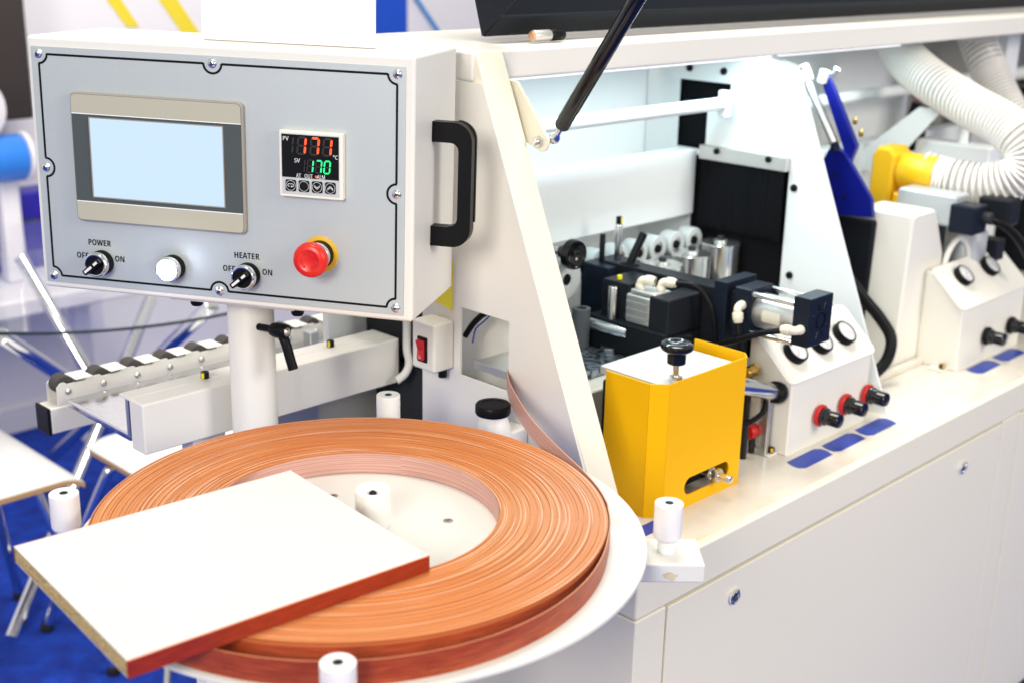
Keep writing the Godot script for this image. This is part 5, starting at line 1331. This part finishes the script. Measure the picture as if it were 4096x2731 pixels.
func right_side() -> void:
	# column cover
	var p := thing("column_cover", "tall cream cover with a sloping shoulder between the two gauge consoles", "cover", T(Vector3(1.30, 0.7705, -0.108)))
	part(p, "shell", plate([Vector2(0, 0), Vector2(0.140, 0), Vector2(0.140, 0.195), Vector2(0.098, 0.276), Vector2(0.088, 0.281), Vector2(0.022, 0.281), Vector2(0.012, 0.276)], 0.105, 0.004), M.cream_smooth, T(Vector3(0, 0, -0.0525)))
	part(p, "foot_rail", rbox(Vector3(0.34, 0.012, 0.012), 0.002), M.cream_dirty, T(Vector3(0.09, 0.006, 0.010)))
	# blue trimming arm
	var a := thing("trimming_unit", "bright blue bent trimming arm with a gas spring behind the partition", "trimming arm", T(Vector3(1.30, 0.7705, -0.25)))
	part(a, "upper_arm", plate([Vector2(-0.056, 0.497), Vector2(-0.040, 0.503), Vector2(0.028, 0.388), Vector2(0.018, 0.356), Vector2(0.004, 0.378)], 0.012, 0.001), M.blue_paint, T(Vector3(0, 0, 0), YZ))
	part(a, "lower_arm", plate([Vector2(0.012, 0.376), Vector2(-0.014, 0.388), Vector2(-0.045, 0.325), Vector2(-0.012, 0.262), Vector2(0.080, 0.270), Vector2(0.074, 0.302)], 0.010, 0.001), M.blue_paint, T(Vector3(-0.012, 0, 0), YZ))
	part(a, "arm_spine", rbox(Vector3(0.022, 0.150, 0.005), 0.001), M.anodised, T(Vector3(-0.019, 0.440, -0.040), Basis(Vector3.RIGHT, -0.56)))
	part(a, "gas_spring", cyl(0.007, 0.125, 0.001, 18), M.aluminium, along(Vector3(-0.045, 0.50, -0.062), Vector3(-0.045, 0.39, 0.008)))
	part(a, "spring_head", cyl(0.012, 0.03, 0.002, 20), M.inner_white, along(Vector3(-0.045, 0.52, -0.072), Vector3(-0.045, 0.49, -0.055)))
	part(a, "air_fitting", tube([Vector3(-0.01, 0.492, -0.05), Vector3(-0.01, 0.512, -0.045)], 0.009, 14), M.inner_white)
	part(a, "air_fitting", cyl(0.006, 0.014, 0.001, 14), M.zinc, along(Vector3(0.0, 0.505, -0.035), Vector3(0.0, 0.525, -0.02)))
	for q in [[0.335, 0.0], [0.300, 0.022]]:
		part(a, "bolt", cyl(0.003, 0.004, 0.0005, 12), M.black_metal, T(Vector3(-0.0175, q[0], q[1]), Basis(Vector3(0, 1, 0), Vector3(-1, 0, 0), Vector3(0, 0, 1))))
	for q in [[0.425, 0.020], [0.405, 0.034]]:
		part(a, "brass_fitting", cyl(0.004, 0.012, 0.0005, 12), M.brass, T(Vector3(-0.004, q[0], q[1])))
	part(a, "tool_body", rbox(Vector3(0.06, 0.26, 0.11), 0.006), M.black_metal, T(Vector3(0.03, 0.131, 0.02)))
	part(a, "tool_rod", cyl(0.008, 0.24, 0.001, 14), M.black_plastic, along(Vector3(-0.03, 0.05, 0.065), Vector3(-0.02, 0.27, -0.01)))
	# black corrugated conduit beside the column cover
	var cd := thing("black_conduit", "black corrugated conduit bending down beside the cream column cover", "conduit")
	part(cd, "conduit", tube(curve([Vector3(1.20, 0.95, -0.16), Vector3(1.215, 0.913, -0.130), Vector3(1.228, 0.882, -0.104), Vector3(1.233, 0.850, -0.083), Vector3(1.218, 0.815, -0.080), Vector3(1.19, 0.79, -0.09)]), 0.010, 14), M.black_plastic)
	# yellow suction mouth with its hose
	var e := thing("suction_mouth", "yellow suction mouth joined to the clear spiral hose", "suction mouth", T(Vector3(1.515, 0.93, -0.275)))
	part(e, "mouth", plate([Vector2(-0.020, 0.075), Vector2(0.022, 0.075), Vector2(0.026, 0.12), Vector2(0.030, 0.188), Vector2(0.018, 0.202), Vector2(-0.008, 0.202), Vector2(-0.020, 0.186)], 0.066, 0.006), M.yellow_elbow, T(Vector3(0.0, 0, 0), YZ))
	part(e, "collar", cyl(0.0345, 0.07, 0.003, 30), M.yellow_elbow, T(Vector3(0.004, 0.158, 0.03), ALONGZ))
	part(e, "lower_shell", plate([Vector2(0.02, 0.0), Vector2(0.10, 0.06), Vector2(0.13, 0.115), Vector2(0.03, 0.12)], 0.06, 0.004), M.yellow_elbow, T(Vector3(0, 0, 0), YZ))
	part(e, "support", rbox(Vector3(0.045, 0.232, 0.036), 0.004), M.black_metal, T(Vector3(0.0, -0.0425, 0.0)))
	hose("clear spiral suction hose looping from the yellow mouth to the roof", [Vector3(1.526, 1.088, -0.212), Vector3(1.534, 1.079, -0.150), Vector3(1.545, 1.080, -0.085), Vector3(1.556, 1.105, -0.036), Vector3(1.562, 1.145, -0.030), Vector3(1.573, 1.183, -0.080), Vector3(1.598, 1.212, -0.170), Vector3(1.630, 1.250, -0.275), Vector3(1.655, 1.288, -0.345), Vector3(1.668, 1.335, -0.38)], 0.0365)
	hose("short clear suction hose hanging under the roof at the far right", [Vector3(1.98, 1.335, -0.365), Vector3(1.972, 1.295, -0.342), Vector3(1.958, 1.246, -0.305), Vector3(1.944, 1.179, -0.254), Vector3(1.935, 1.12, -0.20)], 0.0345)
	for q in [[Vector3(1.668, 1.298, -0.362), "cream ring clamp where the looping hose meets the roof"], [Vector3(1.978, 1.302, -0.350), "cream ring clamp on the short hose at the far right"]]:
		var cl := thing("hose_clamp", q[1], "clamp", T(q[0]), "ring clamps under the roof")
		part(cl, "ring", lathe([Vector2(0.0385, 0), Vector2(0.043, 0), Vector2(0.043, 0.022), Vector2(0.0385, 0.022)], 32), M.ivory_plastic)
	# trimming motor and cable
	var m := thing("trimming_motor", "light grey trimming motor with a black terminal box and cable", "motor", T(Vector3(1.44, 0.7705, -0.155)))
	part(m, "motor_body", rbox(Vector3(0.055, 0.058, 0.115), 0.006), M.grey_motor, T(Vector3(0.02, 0.272, 0.005)))
	part(m, "terminal_box", rbox(Vector3(0.052, 0.052, 0.050), 0.005), M.anodised, T(Vector3(0.012, 0.262, 0.080)))
	part(m, "front_block", rbox(Vector3(0.05, 0.05, 0.06), 0.006), M.black_metal, T(Vector3(0.078, 0.272, 0.105)))
	part(m, "bracket", rbox(Vector3(0.06, 0.236, 0.05), 0.004), M.dark_iron, T(Vector3(0.03, 0.1180, -0.01)))
	part(m, "side_cylinder", cyl(0.036, 0.16, 0.002, 28), M.grey_motor, T(Vector3(0.105, 0.06, 0.04)))
	part(m, "side_block", rbox(Vector3(0.04, 0.20, 0.04), 0.004), M.black_metal, T(Vector3(0.165, 0.10, 0.06)))
	part(m, "cable", tube(curve([Vector3(0.020, 0.266, 0.103), Vector3(0.030, 0.262, 0.118), Vector3(0.058, 0.246, 0.135), Vector3(0.092, 0.214, 0.150), Vector3(0.14, 0.16, 0.16)]), 0.0075, 14), M.black_plastic)
	part(m, "gland", cyl(0.011, 0.016, 0.001, 18), M.dark_iron, T(Vector3(0.020, 0.266, 0.1045), ALONGZ))
	# parts seen between the two consoles
	var k := thing("valve_block", "dark valve block with bright fittings left of the far console", "valve block", T(Vector3(1.46, 0.7705, -0.11)))
	part(k, "block", rbox(Vector3(0.10, 0.12, 0.05), 0.003), M.black_metal, T(Vector3(0, 0.06, 0)))
	for i in 3:
		part(k, "fitting", cyl(0.008, 0.03, 0.001, 14), M.zinc, T(Vector3(-0.03 + i * 0.028, 0.03 + 0.035 * i, 0.025), ALONGZ))
	part(k, "hose_loop", tube(curve([Vector3(-0.02, 0.14, 0.0), Vector3(0.0, 0.20, 0.005), Vector3(0.03, 0.215, 0.01), Vector3(0.055, 0.18, 0.015), Vector3(0.06, 0.12, 0.0)]), 0.0055, 12), M.cable_white)
	# white post and bar behind the hose
	var wp := thing("copy_unit", "white bar on a thin post with a black lever behind the spiral hose", "tool unit", T(Vector3(1.72, 0.7705, -0.30)))
	part(wp, "bar", rbox(Vector3(0.05, 0.035, 0.16), 0.006), M.inner_white, T(Vector3(0, 0.335, 0.06)))
	part(wp, "post", cyl(0.010, 0.44, 0.001, 16), M.inner_white, T(Vector3(0.0, 0.0, 0.07)))
	part(wp, "slide_block", rbox(Vector3(0.05, 0.04, 0.06), 0.004), M.black_metal, T(Vector3(0.0, 0.345, -0.052)))
	var lv := part(wp, "lever", tube([Vector3(0, 0.365, -0.052), Vector3(0.004, 0.42, -0.04)], 0.010, 12), M.black_plastic)
	part(lv, "lever_tip", cyl(0.010, 0.012, 0.003, 14), M.red_dark, T(Vector3(0.005, 0.424, -0.036)))
	part(wp, "base", rbox(Vector3(0.08, 0.30, 0.10), 0.006), M.dark_iron, T(Vector3(0.02, 0.15, 0.0)))
	part(wp, "guard_sheet", plate([Vector2(-0.18, 0.28), Vector2(-0.02, 0.42), Vector2(0.03, 0.42), Vector2(-0.08, 0.28)], 0.004), M.inner_white, T(Vector3(-0.06, 0, 0.02), YZ))
	var fr := thing("outfeed_frame", "grey steel frame at the far right end of the machine", "frame", T(Vector3(2.1, 0.7705, -0.45)))
	part(fr, "upright", rbox(Vector3(0.06, 0.555, 0.06), 0.004), M.inner_white, T(Vector3(0.0, 0.278, 0.10)))
	part(fr, "upright", rbox(Vector3(0.06, 0.555, 0.06), 0.004), M.inner_white, T(Vector3(0.45, 0.278, 0.20)))
	part(fr, "back_plate", rbox(Vector3(0.8, 0.555, 0.01), 0.002), M.bed_grey, T(Vector3(0.35, 0.278, -0.08)))
	part(fr, "cross_tube", cyl(0.016, 0.8, 0.002, 18), M.inner_white, T(Vector3(-0.1, 0.44, 0.06), ALONGX))
	part(fr, "dark_unit", rbox(Vector3(0.25, 0.42, 0.2), 0.01), M.black_metal, T(Vector3(0.22, 0.21, 0.12)))

# ---------------------------------------------------------------- background: glass table, stools, neighbouring stand
func background() -> void:
	var X0 := Vector3(0.703, 0.36, -1.892)
	var g := thing("glass_table", "round glass table on crossed chrome legs behind the machine", "table", T(Vector3(X0.x, 0, X0.z)))
	part(g, "glass_top", cyl(0.568, 0.0058, 0.001, 96), M.glass, T(Vector3(0, 0.7205, 0)))
	part(g, "glass_rim", lathe([Vector2(0.5685, 0.7202), Vector2(0.572, 0.7212), Vector2(0.572, 0.7258), Vector2(0.5685, 0.7268)], 96), M.glass_edge)
	for q in [Vector3(-0.100, 0, -0.191), Vector3(0.02, 0, 0.479), Vector3(-0.413, 0, 0.393), Vector3(0.42, 0, -0.30)]:
		part(g, "leg", cyl(0.016, (Vector3(q.x, 0.36, q.z) * 2.0).length(), 0.001, 20), M.chrome, along(Vector3(-q.x, 0, -q.z), Vector3(q.x, 0.72, q.z)))
	part(g, "leg_joint", cyl(0.05, 0.04, 0.004, 24), M.chrome, T(Vector3(0, 0.34, 0)))
	var names := ["white seated chrome stool at the left edge on the blue carpet", "white seated chrome stool behind the infeed beam on the blue carpet"]
	for i in 2:
		var s := thing("stool", names[i], "stool", T(Vector3([0.155, 0.655][i], 0, [-1.53, -1.30][i])), "white seated stools on the blue carpet")
		var prof := []
		var w := 0.205
		var low := []
		# curved front edge towards the other stool
		var sg: float = [1.0, -1.0][i]
		for k in 9: prof.append(Vector2(sg * lerpf(-w, w - 0.05, k / 8.0), 0.0))
		for k in 6: prof.append(Vector2(sg * (w - 0.05 + 0.05 * sin(k / 5.0 * 0.9) / sin(0.9)), -0.016 * (1 - cos(k / 5.0 * 0.9)) / (1 - cos(0.9))))
		for k in prof.size(): low.append(prof[prof.size() - 1 - k] - Vector2(0, 0.010))
		var skin := []
		for k in prof.size(): skin.append(prof[k] + Vector2(0, 0.0018))
		for k in prof.size(): skin.append(prof[prof.size() - 1 - k] + Vector2(0, 0.0002))
		part(s, "seat_ply", plate(prof + low, 0.39), M.ply_edge, T(Vector3(0, 0.45, 0)))
		part(s, "seat_surface", plate(skin, 0.388), M.seat_white, T(Vector3(0, 0.45, 0)))
		for q in [[-1, -1], [-1, 1], [1, -1], [1, 1]]:
			var top := Vector3(q[0] * 0.13, 0.432, q[1] * 0.13)
			var ft := Vector3(q[0] * 0.22, 0.012, q[1] * 0.22)
			if i == 1 and q[0] < 0: ft = Vector3(-0.30, 0.012, q[1] * 0.25 - 0.02); top = Vector3(-0.19, 0.40, q[1] * 0.14)
			var l := part(s, "leg", tube(curve([Vector3(q[0] * 0.06, 0.434, q[1] * 0.11), top + Vector3(q[0] * -0.02, 0.001, 0), top.lerp(ft, 0.12), ft], 0.02), 0.011, 14), M.chrome)
			part(l, "foot", cyl(0.014, 0.022, 0.004, 16), M.rubber, T(ft - Vector3(0, 0.0118, 0)))
	# neighbouring exhibit at the far left
	var n := thing("blue_exhibit", "blurred blue and black machine with a white frame at the left edge", "machine", T(Vector3(0.85, 0, -2.45)))
	part(n, "dark_housing", rbox(Vector3(0.9, 1.0, 0.12), 0.01), M.black_panel, T(Vector3(-0.40, 1.48, -0.18)))
	part(n, "blue_base", rbox(Vector3(1.10, 0.24, 0.10), 0.01), M.deep_blue, T(Vector3(-0.35, 0.66, -0.15)))
	part(n, "white_post", rbox(Vector3(0.055, 0.40, 0.05), 0.01), M.wall_white, T(Vector3(-0.105, 0.76, 0.0)))
	var roll := part(n, "blue_roller", cyl(0.062, 0.40, 0.004, 30), M.sky_blue, T(Vector3(-0.47, 0.905, 0.03), ALONGX))
	part(roll, "end_flange", cyl(0.068, 0.014, 0.004, 30), M.wall_white, T(Vector3(0, 0.401, 0)))
	part(n, "white_table", rbox(Vector3(1.2, 0.05, 0.35), 0.01), M.wall_white, T(Vector3(-0.40, 0.535, 0.02)))
	for lx in [-0.9, 0.12]:
		part(n, "leg", rbox(Vector3(0.05, 0.51, 0.05), 0.006), M.wall_white, T(Vector3(lx, 0.2555, -0.1)))
	part(n, "white_cover", cyl(0.09, 0.06, 0.02, 28), M.wall_white, T(Vector3(-0.20, 1.04, 0.02), ALONGZ))
